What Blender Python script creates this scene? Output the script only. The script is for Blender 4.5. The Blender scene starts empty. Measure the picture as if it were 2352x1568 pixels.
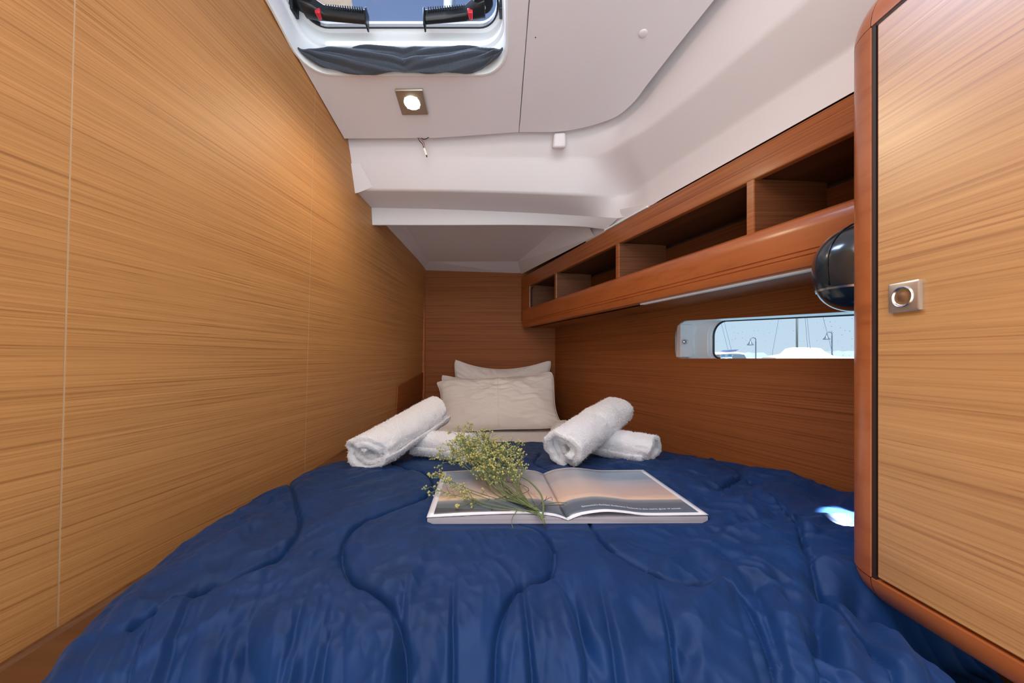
import bpy, bmesh, math, random
import numpy as np
from mathutils import Vector

random.seed(7)
rng = np.random.default_rng(7)
PI = math.pi
scene = bpy.context.scene
COL = scene.collection

# ------------------------------------------------------------------ camera
# metres; X to the right, Y into the berth, Z up; the lens sits at the level of the porthole sill (z = 0)
cam_d = bpy.data.cameras.new('camera')
cam_d.sensor_width = 36.0
cam_d.lens = 36.0 * 915.0 / 2352.0
cam_d.shift_y = 39.0 / 2352.0
cam_d.clip_start = 0.02
cam_d.clip_end = 2000
cam = bpy.data.objects.new('camera', cam_d)
cam.location = (0, 0, 0)
cam.rotation_euler = (PI / 2, 0, 0)
COL.objects.link(cam)
scene.camera = cam

# ------------------------------------------------------------------ sky, sun, large lights, exposure
world = bpy.data.worlds.new('sky')
scene.world = world
world.use_nodes = True
wn = world.node_tree.nodes
wl = world.node_tree.links
wn.clear()
w_out = wn.new('ShaderNodeOutputWorld')
w_bg = wn.new('ShaderNodeBackground')
w_tc = wn.new('ShaderNodeTexCoord')
w_sep = wn.new('ShaderNodeSeparateXYZ')
w_ramp = wn.new('ShaderNodeValToRGB')
els = w_ramp.color_ramp.elements
els[0].position = 0.0
els[0].color = (0.62, 0.78, 0.90, 1)
els[1].position = 1.0
els[1].color = (0.20, 0.36, 0.74, 1)
e = els.new(0.12)
e.color = (0.56, 0.74, 0.90, 1)
e = els.new(0.5)
e.color = (0.50, 0.63, 0.88, 1)
wl.new(w_tc.outputs['Generated'], w_sep.inputs[0])
wl.new(w_sep.outputs['Z'], w_ramp.inputs['Fac'])
wl.new(w_ramp.outputs['Color'], w_bg.inputs['Color'])
w_bg.inputs['Strength'].default_value = 1.0
wl.new(w_bg.outputs[0], w_out.inputs[0])

def area_light(name, loc, target, sx, sy, power, color):
    l = bpy.data.lights.new(name, 'AREA')
    l.shape = 'RECTANGLE'
    l.size, l.size_y, l.energy, l.color = sx, sy, power, color
    o = bpy.data.objects.new(name, l)
    o.location = loc
    o.rotation_euler = (Vector(target) - Vector(loc)).to_track_quat('-Z', 'Y').to_euler()
    COL.objects.link(o)
    return o

# added fill light behind the photographer for assumed doorway daylight; no doorway is built
area_light('doorway_light', (-0.02, -0.55, 0.05), (0.0, 1.0, 0.25), 1.0, 1.5, 9.0, (1.0, 0.95, 0.90))
# added fill light from above and behind the photographer, not a cabin lamp
area_light('ceiling_fill', (0.0, -0.22, 0.93), (0.02, 0.95, -0.30), 0.95, 0.45, 8.0, (1.0, 0.95, 0.92))

# added fill lamp outside above the hatch, brightening locker door and coaming
area_light('sky_light', (-0.80, 1.02, 1.50), (0.16, 0.45, 0.30), 0.8, 0.8, 120.0, (0.74, 0.85, 1.0))

sun_l = bpy.data.lights.new('sun', 'SUN')
sun_l.energy = 26.0
sun_l.angle = 0.009
sun_l.color = (1.0, 0.96, 0.9)
sun_o = bpy.data.objects.new('sun', sun_l)
sun_o.rotation_euler = Vector((0.15, 0.55, -0.80)).to_track_quat('-Z', 'Y').to_euler()
COL.objects.link(sun_o)

vs = scene.view_settings
vs.view_transform = 'Standard'
vs.look = 'None'
vs.gamma = 1.0
vs.use_curve_mapping = False
vs.exposure = 0.0
scene.cycles.use_denoising = True
scene.cycles.max_bounces = 10
scene.cycles.diffuse_bounces = 6
scene.cycles.transparent_max_bounces = 12
scene.cycles.sample_clamp_indirect = 4.0
scene.cycles.caustics_reflective = False
scene.cycles.caustics_refractive = False

# ------------------------------------------------------------------ object helpers
ORIGIN = {}

def thing(name, label, cat, loc=(0, 0, 0), group=None):
    o = bpy.data.objects.new(name, None)
    o.empty_display_size = 0.05
    COL.objects.link(o)
    o.location = loc
    ORIGIN[o.name] = Vector(loc)
    o['label'] = label
    o['category'] = cat
    if group:
        o['group'] = group
    return o

def tag(o, label, cat, group=None):
    o['label'] = label
    o['category'] = cat
    if group:
        o['group'] = group
    return o

def structure(o):
    o['kind'] = 'structure'
    return o

class MB:
    """collects geometry in world coordinates and links it as one mesh object"""
    def __init__(self):
        self.v, self.f, self.uv = [], [], None

    def add(self, verts, faces):
        b = len(self.v)
        self.v.extend([tuple(p) for p in verts])
        self.f.extend([tuple(i + b for i in f) for f in faces])
        return self

    def hexa(self, p):
        # p: 8 points, bottom four then top four, in the same turning order
        return self.add(p, [(0, 3, 2, 1), (4, 5, 6, 7), (0, 1, 5, 4), (1, 2, 6, 5), (2, 3, 7, 6), (3, 0, 4, 7)])

    def box(self, x0, x1, y0, y1, z0, z1):
        return self.hexa([(x0, y0, z0), (x1, y0, z0), (x1, y1, z0), (x0, y1, z0),
                          (x0, y0, z1), (x1, y0, z1), (x1, y1, z1), (x0, y1, z1)])

    def loft(self, loops, closed=True, caps=True):
        n = len(loops[0])
        vs_ = [p for l in loops for p in l]
        fs = []
        for i in range(len(loops) - 1):
            for j in range(n if closed else n - 1):
                k = (j + 1) % n
                fs.append((i * n + j, i * n + k, (i + 1) * n + k, (i + 1) * n + j))
        if caps and closed:
            fs.append(tuple(reversed(range(n))))
            fs.append(tuple((len(loops) - 1) * n + j for j in range(n)))
        return self.add(vs_, fs)

    def tube(self, pts, r, n=8, caps=True):
        pts = [Vector(p) for p in pts]
        rr = r if isinstance(r, (list, tuple)) else [r] * len(pts)
        loops = []
        up = None
        for i, p in enumerate(pts):
            t = (pts[min(i + 1, len(pts) - 1)] - pts[max(i - 1, 0)]).normalized()
            if up is None:
                up = Vector((0, 0, 1)) if abs(t.z) < 0.9 else Vector((1, 0, 0))
            a = (up - t * up.dot(t)).normalized()
            b = t.cross(a)
            up = a
            loops.append([p + (a * math.cos(2 * PI * k / n) + b * math.sin(2 * PI * k / n)) * rr[i] for k in range(n)])
        return self.loft(loops, True, caps)

    def lathe(self, base, axis, profile, n=32, caps=True):
        # profile: list of (radius, height along axis)
        base, axis = Vector(base), Vector(axis).normalized()
        a = axis.orthogonal().normalized()
        b = axis.cross(a)
        loops = []
        for r, h in profile:
            loops.append([base + axis * h + (a * math.cos(2 * PI * k / n) + b * math.sin(2 * PI * k / n)) * r for k in range(n)])
        return self.loft(loops, True, caps)

    def build(self, name, mat, parent=None, smooth=False, bevel=0.0, autosmooth=None, uv=None):
        me = bpy.data.meshes.new(name)
        off = ORIGIN[parent.name] if parent is not None else Vector((0, 0, 0))
        me.from_pydata([(p[0] - off.x, p[1] - off.y, p[2] - off.z) for p in self.v], [], self.f)
        me.validate()
        bm = bmesh.new()
        bm.from_mesh(me)
        bmesh.ops.recalc_face_normals(bm, faces=bm.faces)
        bm.to_mesh(me)
        bm.free()
        if uv is not None:
            lay = me.uv_layers.new(name='UVMap')
            for lp in me.loops:
                lay.data[lp.index].uv = uv[lp.vertex_index]
        return link_mesh(name, me, mat, parent, smooth, bevel, autosmooth)

def link_mesh(name, me, mat, parent=None, smooth=False, bevel=0.0, autosmooth=None):
    o = bpy.data.objects.new(name, me)
    COL.objects.link(o)
    if mat is not None:
        me.materials.append(mat)
    if parent is not None:
        o.parent = parent
    ORIGIN[o.name] = ORIGIN[parent.name] if parent is not None else Vector((0, 0, 0))
    if smooth:
        me.polygons.foreach_set('use_smooth', [True] * len(me.polygons))
        if autosmooth:
            me.set_sharp_from_angle(angle=math.radians(autosmooth))
    if bevel:
        m = o.modifiers.new('bevel', 'BEVEL')
        m.width = bevel
        m.segments = 2
        m.limit_method = 'ANGLE'
        m.angle_limit = math.radians(40)
        me.polygons.foreach_set('use_smooth', [True] * len(me.polygons))
        me.set_sharp_from_angle(angle=math.radians(50))
        m.harden_normals = False
    return o

def np_mesh(name, V, F, mat, parent=None, smooth=True):
    """quads from numpy arrays"""
    me = bpy.data.meshes.new(name)
    off = ORIGIN[parent.name] if parent is not None else Vector((0, 0, 0))
    V = np.asarray(V, dtype=np.float32) - np.array(off, dtype=np.float32)
    F = np.asarray(F, dtype=np.int32)
    k = F.shape[1]
    me.vertices.add(len(V))
    me.vertices.foreach_set('co', V.ravel())
    me.loops.add(F.size)
    me.loops.foreach_set('vertex_index', F.ravel())
    me.polygons.add(len(F))
    me.polygons.foreach_set('loop_start', np.arange(0, F.size, k, dtype=np.int32))
    me.polygons.foreach_set('loop_total', np.full(len(F), k, dtype=np.int32))
    if smooth:
        me.polygons.foreach_set('use_smooth', np.ones(len(F), dtype=bool))
    me.update(calc_edges=True)
    return link_mesh(name, me, mat, parent)

def grid_faces(nr, nc, wrap=False):
    i, j = np.meshgrid(np.arange(nr - 1), np.arange(nc if wrap else nc - 1), indexing='ij')
    k = (j + 1) % nc
    return np.stack([i * nc + j, i * nc + k, (i + 1) * nc + k, (i + 1) * nc + j], -1).reshape(-1, 4)

def poly_plate(name, outer, holes, mat, parent, thick_vec, smooth=False):
    """flat polygon with holes (3-D point loops), given a thickness"""
    bm = bmesh.new()
    off = ORIGIN[parent.name] if parent is not None else Vector((0, 0, 0))
    edges = []
    for loop in [outer] + holes:
        vs_ = [bm.verts.new(Vector(p) - off) for p in loop]
        for i in range(len(vs_)):
            edges.append(bm.edges.new((vs_[i], vs_[(i + 1) % len(vs_)])))
    res = bmesh.ops.triangle_fill(bm, edges=edges, use_beauty=True)
    faces = [g for g in res['geom'] if isinstance(g, bmesh.types.BMFace)]
    ext = bmesh.ops.extrude_face_region(bm, geom=faces)
    nv = [g for g in ext['geom'] if isinstance(g, bmesh.types.BMVert)]
    bmesh.ops.translate(bm, verts=nv, vec=Vector(thick_vec))
    bmesh.ops.recalc_face_normals(bm, faces=bm.faces)
    me = bpy.data.meshes.new(name)
    bm.to_mesh(me)
    bm.free()
    return link_mesh(name, me, mat, parent, smooth, autosmooth=40)

def catmull(pts, n):
    """n samples per span through the points"""
    P = [np.array(p, float) for p in pts]
    out = []
    for i in range(len(P) - 1):
        p0 = P[i - 1] if i > 0 else 2 * P[0] - P[1]
        p1, p2 = P[i], P[i + 1]
        p3 = P[i + 2] if i + 2 < len(P) else 2 * P[-1] - P[-2]
        for k in range(n):
            t = k / n
            out.append(0.5 * ((2 * p1) + (-p0 + p2) * t + (2 * p0 - 5 * p1 + 4 * p2 - p3) * t * t + (-p0 + 3 * p1 - 3 * p2 + p3) * t ** 3))
    out.append(P[-1])
    return out

def sstep(x):
    x = np.clip(x, 0, 1)
    return x * x * (3 - 2 * x)

_tables = {}

def vnoise(x, y, seed=0):
    if seed not in _tables:
        _tables[seed] = np.random.default_rng(1000 + seed).random((256, 256))
    T = _tables[seed]
    xi, yi = np.floor(x).astype(int), np.floor(y).astype(int)
    fx, fy = x - xi, y - yi
    fx = fx ** 3 * (fx * (fx * 6 - 15) + 10)
    fy = fy ** 3 * (fy * (fy * 6 - 15) + 10)
    a = T[xi & 255, yi & 255]
    b = T[(xi + 1) & 255, yi & 255]
    c = T[xi & 255, (yi + 1) & 255]
    d = T[(xi + 1) & 255, (yi + 1) & 255]
    return (a * (1 - fx) + b * fx) * (1 - fy) + (c * (1 - fx) + d * fx) * fy

def fbm(x, y, seed=0, octv=4):
    s, a, t = 0.0, 0.5, 0.0
    for o in range(octv):
        s = s + a * vnoise(x * 2 ** o, y * 2 ** o, seed + o)
        t += a
        a *= 0.5
    return s / t

def ridge(x, y, seed=0):
    return 1 - np.abs(2 * vnoise(x, y, seed) - 1)

# ------------------------------------------------------------------ materials
def principled(name, color, rough=0.5, metal=0.0, coat=0.0, spec=0.5, emit=None, emit_s=0.0, sheen=0.0, sheen_tint=None):
    m = bpy.data.materials.new(name)
    m.use_nodes = True
    b = m.node_tree.nodes['Principled BSDF']
    b.inputs['Base Color'].default_value = (*color, 1)
    b.inputs['Roughness'].default_value = rough
    b.inputs['Metallic'].default_value = metal
    b.inputs['Coat Weight'].default_value = coat
    b.inputs['Coat Roughness'].default_value = 0.15
    b.inputs['Specular IOR Level'].default_value = spec
    b.inputs['Sheen Weight'].default_value = sheen
    if sheen_tint:
        b.inputs['Sheen Tint'].default_value = (*sheen_tint, 1)
    if emit:
        b.inputs['Emission Color'].default_value = (*emit, 1)
        b.inputs['Emission Strength'].default_value = emit_s
    return m

def nd(m, t):
    return m.node_tree.nodes.new(t)

def lk(m, a, b):
    m.node_tree.links.new(a, b)

def mapped_noise(m, scale_vec, detail=2.0, rough=0.5, dist=0.0):
    tc = nd(m, 'ShaderNodeNewGeometry')
    mp = nd(m, 'ShaderNodeMapping')
    mp.inputs['Scale'].default_value = scale_vec
    nz = nd(m, 'ShaderNodeTexNoise')
    nz.inputs['Scale'].default_value = 1.0
    nz.inputs['Detail'].default_value = detail
    nz.inputs['Roughness'].default_value = rough
    nz.inputs['Distortion'].default_value = dist
    lk(m, tc.outputs['Position'], mp.inputs['Vector'])
    lk(m, mp.outputs['Vector'], nz.inputs['Vector'])
    return nz.outputs['Fac']

def ramp(m, fac, stops):
    r = nd(m, 'ShaderNodeValToRGB')
    el = r.color_ramp.elements
    while len(el) < len(stops):
        el.new(0.5)
    for e_, (p, c) in zip(el, stops):
        e_.position = p
        e_.color = (*c, 1)
    lk(m, fac, r.inputs['Fac'])
    return r.outputs['Color']

def mix(m, a, b, fac, mode='MIX'):
    x = nd(m, 'ShaderNodeMix')
    x.data_type = 'RGBA'
    x.blend_type = mode
    for sock, val in ((x.inputs['Factor'], fac), (x.inputs['A'], a), (x.inputs['B'], b)):
        if hasattr(val, 'links'):
            lk(m, val, sock)
        elif isinstance(val, (int, float)):
            sock.default_value = val
        else:
            sock.default_value = (*val, 1)
    return x.outputs['Result']

def bump(m, height, strength, dist=0.001):
    b = nd(m, 'ShaderNodeBump')
    b.inputs['Strength'].default_value = strength
    b.inputs['Distance'].default_value = dist
    lk(m, height, b.inputs['Height'])
    return b.outputs['Normal']

def wood(name, light, mid, dark, scale=(2.0, 1.6, 330.0), rough=0.54, coat=0.0, contrast=1.0, spec=0.4):
    m = principled(name, mid, rough, coat=coat, spec=spec)
    bs = m.node_tree.nodes['Principled BSDF']
    sx, sy, sz = scale
    n1 = mapped_noise(m, (sx, sy, sz), 3, 0.6)
    n2 = mapped_noise(m, (sx * .5, sy * .5, sz * .22), 2, 0.5)
    n3 = mapped_noise(m, (sx * 5, sy * 5, sz * 2.6), 2, 0.6)
    c1 = ramp(m, n1, [(0.30, dark), (0.44, mid), (0.68, light)])
    c2 = ramp(m, n2, [(0.30, (0.86, 0.83, 0.80)), (0.65, (1.03, 1.03, 1.03))])
    c = mix(m, c1, c2, 0.7 * contrast, 'MULTIPLY')
    c3 = ramp(m, n3, [(0.30, (0.60, 0.52, 0.46)), (0.42, (1, 1, 1))])
    c = mix(m, c, c3, 0.6 * contrast, 'MULTIPLY')
    lk(m, c, bs.inputs['Base Color'])
    lk(m, bump(m, n3, 0.12, 0.0004), bs.inputs['Normal'])
    return m

M = {}
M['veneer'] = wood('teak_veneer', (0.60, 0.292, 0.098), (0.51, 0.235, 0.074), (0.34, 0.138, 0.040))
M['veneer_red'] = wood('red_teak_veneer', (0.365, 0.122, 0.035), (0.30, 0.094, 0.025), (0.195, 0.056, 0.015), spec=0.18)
M['veneer_door'] = wood('teak_door_veneer', (0.58, 0.285, 0.095), (0.50, 0.232, 0.072), (0.36, 0.146, 0.042), rough=0.40, coat=1.0, spec=0.5)
M['veneer_door'].node_tree.nodes['Principled BSDF'].inputs['Coat Roughness'].default_value = .33
M['veneer_door'].node_tree.nodes['Principled BSDF'].inputs['Coat IOR'].default_value = 1.8
M['veneer_dark'] = wood('dark_teak_veneer', (0.17, 0.068, 0.021), (0.135, 0.050, 0.015), (0.085, 0.030, 0.009))
M['lining2'] = wood('dark_divider_veneer', (0.17, 0.058, 0.020), (0.135, 0.044, 0.015), (0.085, 0.027, 0.010), spec=0.2)  # wood darkened so its colour carries the shade between the dividers
M['lining'] = wood('dark_shelf_lining', (0.115, 0.040, 0.016), (0.090, 0.030, 0.012), (0.055, 0.018, 0.008), spec=0.2)  # shade inside the shelf put into a darker wood colour
M['mahogany'] = wood('stained_mahogany', (0.44, 0.125, 0.034), (0.40, 0.108, 0.028), (0.33, 0.085, 0.022), scale=(6, 6, 40), rough=0.30, coat=0.3, contrast=0.35)
M['mahogany_long'] = wood('stained_mahogany_rail', (0.42, 0.135, 0.036), (0.34, 0.098, 0.026), (0.19, 0.05, 0.014), rough=0.32, coat=0.2)
M['gap'] = principled('dark_gap', (0.025, 0.010, 0.006), 0.6)
M['seam'] = principled('pale_seam', (0.58, 0.42, 0.26), 0.5)
M['gel'] = principled('white_headliner', (0.80, 0.745, 0.765), 0.55)
gn = mapped_noise(M['gel'], (900, 900, 900), 2)
lk(M['gel'], bump(M['gel'], gn, 0.06, 0.0004), M['gel'].node_tree.nodes['Principled BSDF'].inputs['Normal'])
M['liner'] = principled('white_moulded_liner', (0.755, 0.695, 0.695), 0.45)
M['white'] = principled('white_plastic', (0.90, 0.92, 0.93), 0.35)
M['black'] = principled('black_plastic', (0.012, 0.014, 0.016), 0.28)
M['blackmatte'] = principled('black_rubber', (0.012, 0.012, 0.013), 0.6)
M['navyplastic'] = principled('dark_blue_black_plastic', (0.010, 0.022, 0.030), 0.18, coat=0.5)
M['greyplastic'] = principled('grey_black_plastic', (0.02, 0.03, 0.038), 0.3)
M['red'] = principled('red_plastic', (0.75, 0.03, 0.05), 0.35)
M['chrome'] = principled('chrome', (0.62, 0.60, 0.58), 0.24, metal=1.0)
M['steel'] = principled('brushed_steel', (0.66, 0.61, 0.52), 0.42, metal=1.0)
M['alu'] = principled('aluminium_strip', (0.80, 0.83, 0.84), 0.35)
M['lamp'] = principled('lamp_lens', (1, 1, 1), 0.4, emit=(1.0, 0.93, 0.80), emit_s=22.0)
M['stain'] = principled('dark_base', (0.03, 0.02, 0.015), 0.7)  # shade at the shelf's back, painted as a near-black board

# quilt cloth: navy satin weave
m = principled('navy_satin', (0.006, 0.034, 0.120), 0.47, spec=0.22, sheen=0.08, sheen_tint=(0.2, 0.45, 0.95))
qn = mapped_noise(m, (1800, 500, 900), 2)
q2 = mapped_noise(m, (18, 12, 12), 4, 0.6)
cc = ramp(m, q2, [(0.3, (0.0042, 0.0245, 0.088)), (0.7, (0.0056, 0.034, 0.128))])
lk(m, cc, m.node_tree.nodes['Principled BSDF'].inputs['Base Color'])
lk(m, bump(m, qn, 0.15, 0.0004), m.node_tree.nodes['Principled BSDF'].inputs['Normal'])
m.node_tree.nodes['Principled BSDF'].inputs['Roughness'].default_value = .54
M['quilt'] = m
M['thread'] = principled('navy_thread', (0.006, 0.014, 0.06), 0.7)

def cloth(name, color, scale, st, rough=0.85, sheen=0.2):
    m_ = principled(name, color, rough, sheen=sheen)
    n = mapped_noise(m_, scale, 3, 0.65)
    lk(m_, bump(m_, n, st, 0.0015), m_.node_tree.nodes['Principled BSDF'].inputs['Normal'])
    return m_
M['pillow'] = cloth('cream_cotton', (0.91, 0.845, 0.785), (700, 700, 700), 0.12)
M['sheet'] = cloth('white_cotton_sheet', (0.82, 0.80, 0.80), (500, 500, 500), 0.12)
M['terry'] = cloth('white_terry', (0.90, 0.90, 0.92), (420, 420, 420), 0.7, 0.95, 0.35)
mt_ = M['terry']
n_a = mapped_noise(mt_, (150, 150, 150), 4, 0.7)
lk(mt_, bump(mt_, n_a, 0.9, 0.004), mt_.node_tree.nodes['Principled BSDF'].inputs['Normal'])
M['pile'] = principled('white_terry_pile', (0.91, 0.91, 0.93), 0.95, sheen=0.3)
M['mesh'] = principled('grey_fly_mesh', (0.035, 0.045, 0.065), 0.75, sheen=0.3)
mm = M['mesh']
wv = nd(mm, 'ShaderNodeTexWave')
wv.inputs['Scale'].default_value = 130
lk(mm, nd(mm, 'ShaderNodeNewGeometry').outputs['Position'], wv.inputs['Vector'])
mc = ramp(mm, wv.outputs['Fac'], [(0.2, (0.022, 0.03, 0.045)), (0.8, (0.06, 0.075, 0.10))])
lk(mm, mc, mm.node_tree.nodes['Principled BSDF'].inputs['Base Color'])

def pane_mat(name, tint, rough=0.02, gloss=0.06, speckle=False):
    m_ = bpy.data.materials.new(name)
    m_.use_nodes = True
    nt = m_.node_tree
    nt.nodes.clear()
    out = nd(m_, 'ShaderNodeOutputMaterial')
    tr = nd(m_, 'ShaderNodeBsdfTransparent')
    tr.inputs['Color'].default_value = (*tint, 1)
    gl = nd(m_, 'ShaderNodeBsdfGlossy')
    gl.inputs['Roughness'].default_value = rough
    mx = nd(m_, 'ShaderNodeMixShader')
    mx.inputs['Fac'].default_value = gloss
    lk(m_, tr.outputs[0], mx.inputs[1])
    lk(m_, gl.outputs[0], mx.inputs[2])
    last = mx.outputs[0]
    if speckle:
        geo = nd(m_, 'ShaderNodeNewGeometry')
        vo = nd(m_, 'ShaderNodeTexVoronoi')
        vo.inputs['Scale'].default_value = 95
        lk(m_, geo.outputs['Position'], vo.inputs['Vector'])
        nz = mapped_noise(m_, (9, 9, 9), 2)
        th = nd(m_, 'ShaderNodeMath')
        th.operation = 'MULTIPLY'
        lk(m_, nz, th.inputs[0])
        th.inputs[1].default_value = 0.21
        cmp_ = nd(m_, 'ShaderNodeMath')
        cmp_.operation = 'LESS_THAN'
        lk(m_, vo.outputs['Distance'], cmp_.inputs[0])
        sb = nd(m_, 'ShaderNodeMath')
        sb.operation = 'SUBTRACT'
        lk(m_, th.outputs[0], sb.inputs[0])
        sb.inputs[1].default_value = 0.045
        lk(m_, sb.outputs[0], cmp_.inputs[1])
        df = nd(m_, 'ShaderNodeBsdfDiffuse')
        df.inputs['Color'].default_value = (0.25, 0.28, 0.3, 1)
        m2 = nd(m_, 'ShaderNodeMixShader')
        ml = nd(m_, 'ShaderNodeMath')
        ml.operation = 'MULTIPLY'
        lk(m_, cmp_.outputs[0], ml.inputs[0])
        ml.inputs[1].default_value = 0.7
        lk(m_, ml.outputs[0], m2.inputs['Fac'])
        lk(m_, last, m2.inputs[1])
        lk(m_, df.outputs[0], m2.inputs[2])
        last = m2.outputs[0]
    lk(m_, last, out.inputs['Surface'])
    return m_
M['hatchglass'] = pane_mat('tinted_acrylic', (0.70, 0.74, 0.82), gloss=0.08)
M['portglass'] = pane_mat('spotted_port_glass', (0.97, 0.985, 1.0), gloss=0.03, speckle=True)

# ------------------------------------------------------------------ geometry of the cabin
LEAN = 0.028

def xl_wall(d, z=0.0):          # left wall face
    b = -0.605 + 0.075 * d if d < 1.2 else -0.515 + 0.052 * (d - 1.2)
    return b + LEAN * z

def xs(d, o=0.0):               # plane of the shelf front, o = metres towards the hull
    return 0.762 - 0.34 * d + o
OW = 0.179                      # the right wall face lies this far behind the shelf front

def zp(d, h=0.0):               # headliner plane
    return 1.0 - 0.297 * d + h

# ---- floor
structure(MB().box(-1.2, 1.6, -0.6, 2.3, -0.99, -0.95).build('floor', M['veneer'])).data.name = 'floor'

# ---- left wall: backing, four veneer panels, pale joints
wl_pts = [-0.5, 0.2, 0.8, 1.2, 1.6, 2.12]
b = MB()
loops = []
for d in wl_pts:
    zt = 1.12 if d < 1.3 else 0.62
    loops.append([(xl_wall(d, -.95) - .008, d, -.95), (xl_wall(d, zt) - .008, d, zt), (xl_wall(d, zt) - .05, d, zt), (xl_wall(d, -.95) - .05, d, -.95)])
b.loft(loops)
wall_left = structure(b.build('wall_left', M['seam']))
seams = [-0.5, 0.5055, 1.03, 1.462, 2.115]
for i in range(4):
    d0, d1 = seams[i] + (0.0011 if i else 0), seams[i + 1] - (0.0011 if i < 3 else 0)
    if i == 2:
        d1 += 0.0007
    if i == 3:
        d0 -= 0.0007
    ds = [d0] + [q for q in (1.2,) if d0 < q < d1] + [d1]
    loops = []
    for d in ds:
        zt = 1.10 if d < 1.32 else 0.60
        if i == 2:
            zt = 0.64 if d > 1.3 else 0.75
        loops.append([(xl_wall(d, -.95), d, -.95), (xl_wall(d, zt), d, zt), (xl_wall(d, zt) - .0075, d, zt), (xl_wall(d, -.95) - .0075, d, -.95)])
    MB().loft(loops).build('wall_panel', M['veneer'], wall_left)

for d, hw in ((.5055, .0010), (1.03, .0008), (1.462, .0004)):
    zt = 1.10 if d < 1.32 else .60
    e_ = -.0004
    MB().hexa([(xl_wall(d, -.9) - .007, d - hw, -.9), (xl_wall(d, -.9) - .007, d + hw, -.9), (xl_wall(d, -.9) + e_, d + hw, -.9), (xl_wall(d, -.9) + e_, d - hw, -.9),
               (xl_wall(d, zt) - .007, d - hw, zt), (xl_wall(d, zt) - .007, d + hw, zt), (xl_wall(d, zt) + e_, d + hw, zt), (xl_wall(d, zt) + e_, d - hw, zt)]).build('seam_strip', M['seam'], wall_left)

# ---- back wall
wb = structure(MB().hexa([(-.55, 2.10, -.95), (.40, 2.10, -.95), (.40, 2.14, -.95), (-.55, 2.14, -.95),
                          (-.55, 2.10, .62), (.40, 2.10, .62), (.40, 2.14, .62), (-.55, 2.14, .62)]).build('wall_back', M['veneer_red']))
structure(MB().box(-.474, -.458, 2.088, 2.0995, -.36, .48).build('trim_1', M['mahogany'], None, bevel=.002))

# ---- right wall with the porthole cut-out
def rrect(u0, u1, w0, w1, r, n=8, r_left=None):
    """rounded rectangle in (u,w); returns list of pairs, counter-clockwise"""
    out = []
    for cx, cy, a0 in ((u1 - r, w1 - r, 0), (u0 + r, w1 - r, 90), (u0 + r, w0 + r, 180), (u1 - r, w0 + r, 270)):
        for k in range(n + 1):
            a = math.radians(a0 + 90 * k / n)
            out.append((cx + r * math.cos(a), cy + r * math.sin(a)))
    return out

def pw(d, z, o=0.0):            # point on the right wall, o outward along the normal
    x, y = 0.941 - 0.34 * d, d
    return (x + 0.947 * o, y + 0.322 * o, z)

def port_hole(off=0.0, far=1.262):
    """outline of the porthole: straight sill at z=0, top edge rising slightly aft, rounded far end"""
    pts = []
    r = .036
    near, zt0, zt1 = .42, .092, .114
    top = lambda d: zt0 + (zt1 - zt0) * (d - .78) / .45
    pts += [(near, 0 + off * 0), (far - .022 + off * 0, 0)]
    for k in range(1, 7):
        a = -PI / 2 + (PI / 2) * k / 6
        pts.append((far - .022 + .022 * math.cos(a), .022 + .022 * math.sin(a)))
    r = .045
    for k in range(0, 9):
        a = (PI / 2) * k / 8
        pts.append((far - r + r * math.cos(a), top(far) - r + r * math.sin(a)))
    pts.append((near, top(near)))
    return pts
hole = port_hole()
outer = [(-.5, -.95), (2.115, -.95), (2.115, 1.0), (-.5, 1.0)]
wall_right = structure(poly_plate('wall_right', [pw(d, z) for d, z in outer], [[pw(d, z) for d, z in hole]], M['veneer_red'], None, (0.947 * .012, 0.322 * .012, 0)))

# ---- outer hull (white) with the same opening, and reveal + outer pane
T_OUT = 0.085
pane_far = 1.205
hole_out = [(d - .0 if d < 1.0 else d, z) for d, z in port_hole(0, 1.262)]
hull = structure(poly_plate('wall_hull', [pw(d, z, T_OUT) for d, z in [(-.6, -1.6), (2.5, -1.6), (2.5, .98), (-.6, .98)]],
                            [[pw(d, z, T_OUT) for d, z in [(dd, zz) for dd, zz in port_hole(0, 1.206)]]], M['white'], None, (0.947 * .02, 0.322 * .02, 0)))

window_1 = structure(MB().build('window_1', None)) if False else None
b = MB()
nh = len(hole)
rv = [[pw(d, z, .006) for d, z in hole], [pw(d, z, T_OUT) for d, z in hole]]
b.loft(rv, True, False)
window_1 = structure(b.build('window_1', M['white'], None))
# outer frame face between reveal and pane: a ring
inner = port_hole(0, 1.200)
ring = MB()
ring.loft([[pw(d, z, T_OUT - .002) for d, z in hole], [pw(d, z, T_OUT - .002) for d, z in port_hole(0, 1.212)], [pw(d, z, T_OUT + .012) for d, z in inner]], True, False)
ring.build('port_frame', M['white'], window_1, smooth=True, autosmooth=30)
# rubber gasket round the pane
gk = [pw(d, z, T_OUT + .010) for d, z in inner]
gb = MB()
gb.tube([Vector(p) for p in gk[1:]], .0032, 6)
gb.build('gasket', M['greyplastic'], window_1, smooth=True)
poly_plate('pane', [pw(d, z, T_OUT + .014) for d, z in inner], [], M['portglass'], window_1, (0.947 * .004, 0.322 * .004, 0))
# inner grey-white stop and its catch at the far end
b = MB()
c0 = Vector(pw(1.242, .052, .020))
st = MB()
st.hexa([pw(1.238, .004, .004), pw(1.258, .004, .004), pw(1.258, .004, .05), pw(1.238, .004, .05),
         pw(1.238, .106, .004), pw(1.252, .106, .004), pw(1.252, .106, .05), pw(1.238, .106, .05)])
st.build('end_stop', M['liner'], window_1, bevel=.002)
kb = MB()
kb.lathe(pw(1.238, .052, .020), (0.34, -1.0, 0), [(.0075, 0), (.0075, .004), (.0055, .006), (.0055, .010), (.002, .012)], 16)
kb.build('catch_knob', M['chrome'], window_1, smooth=True, autosmooth=40)

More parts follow.
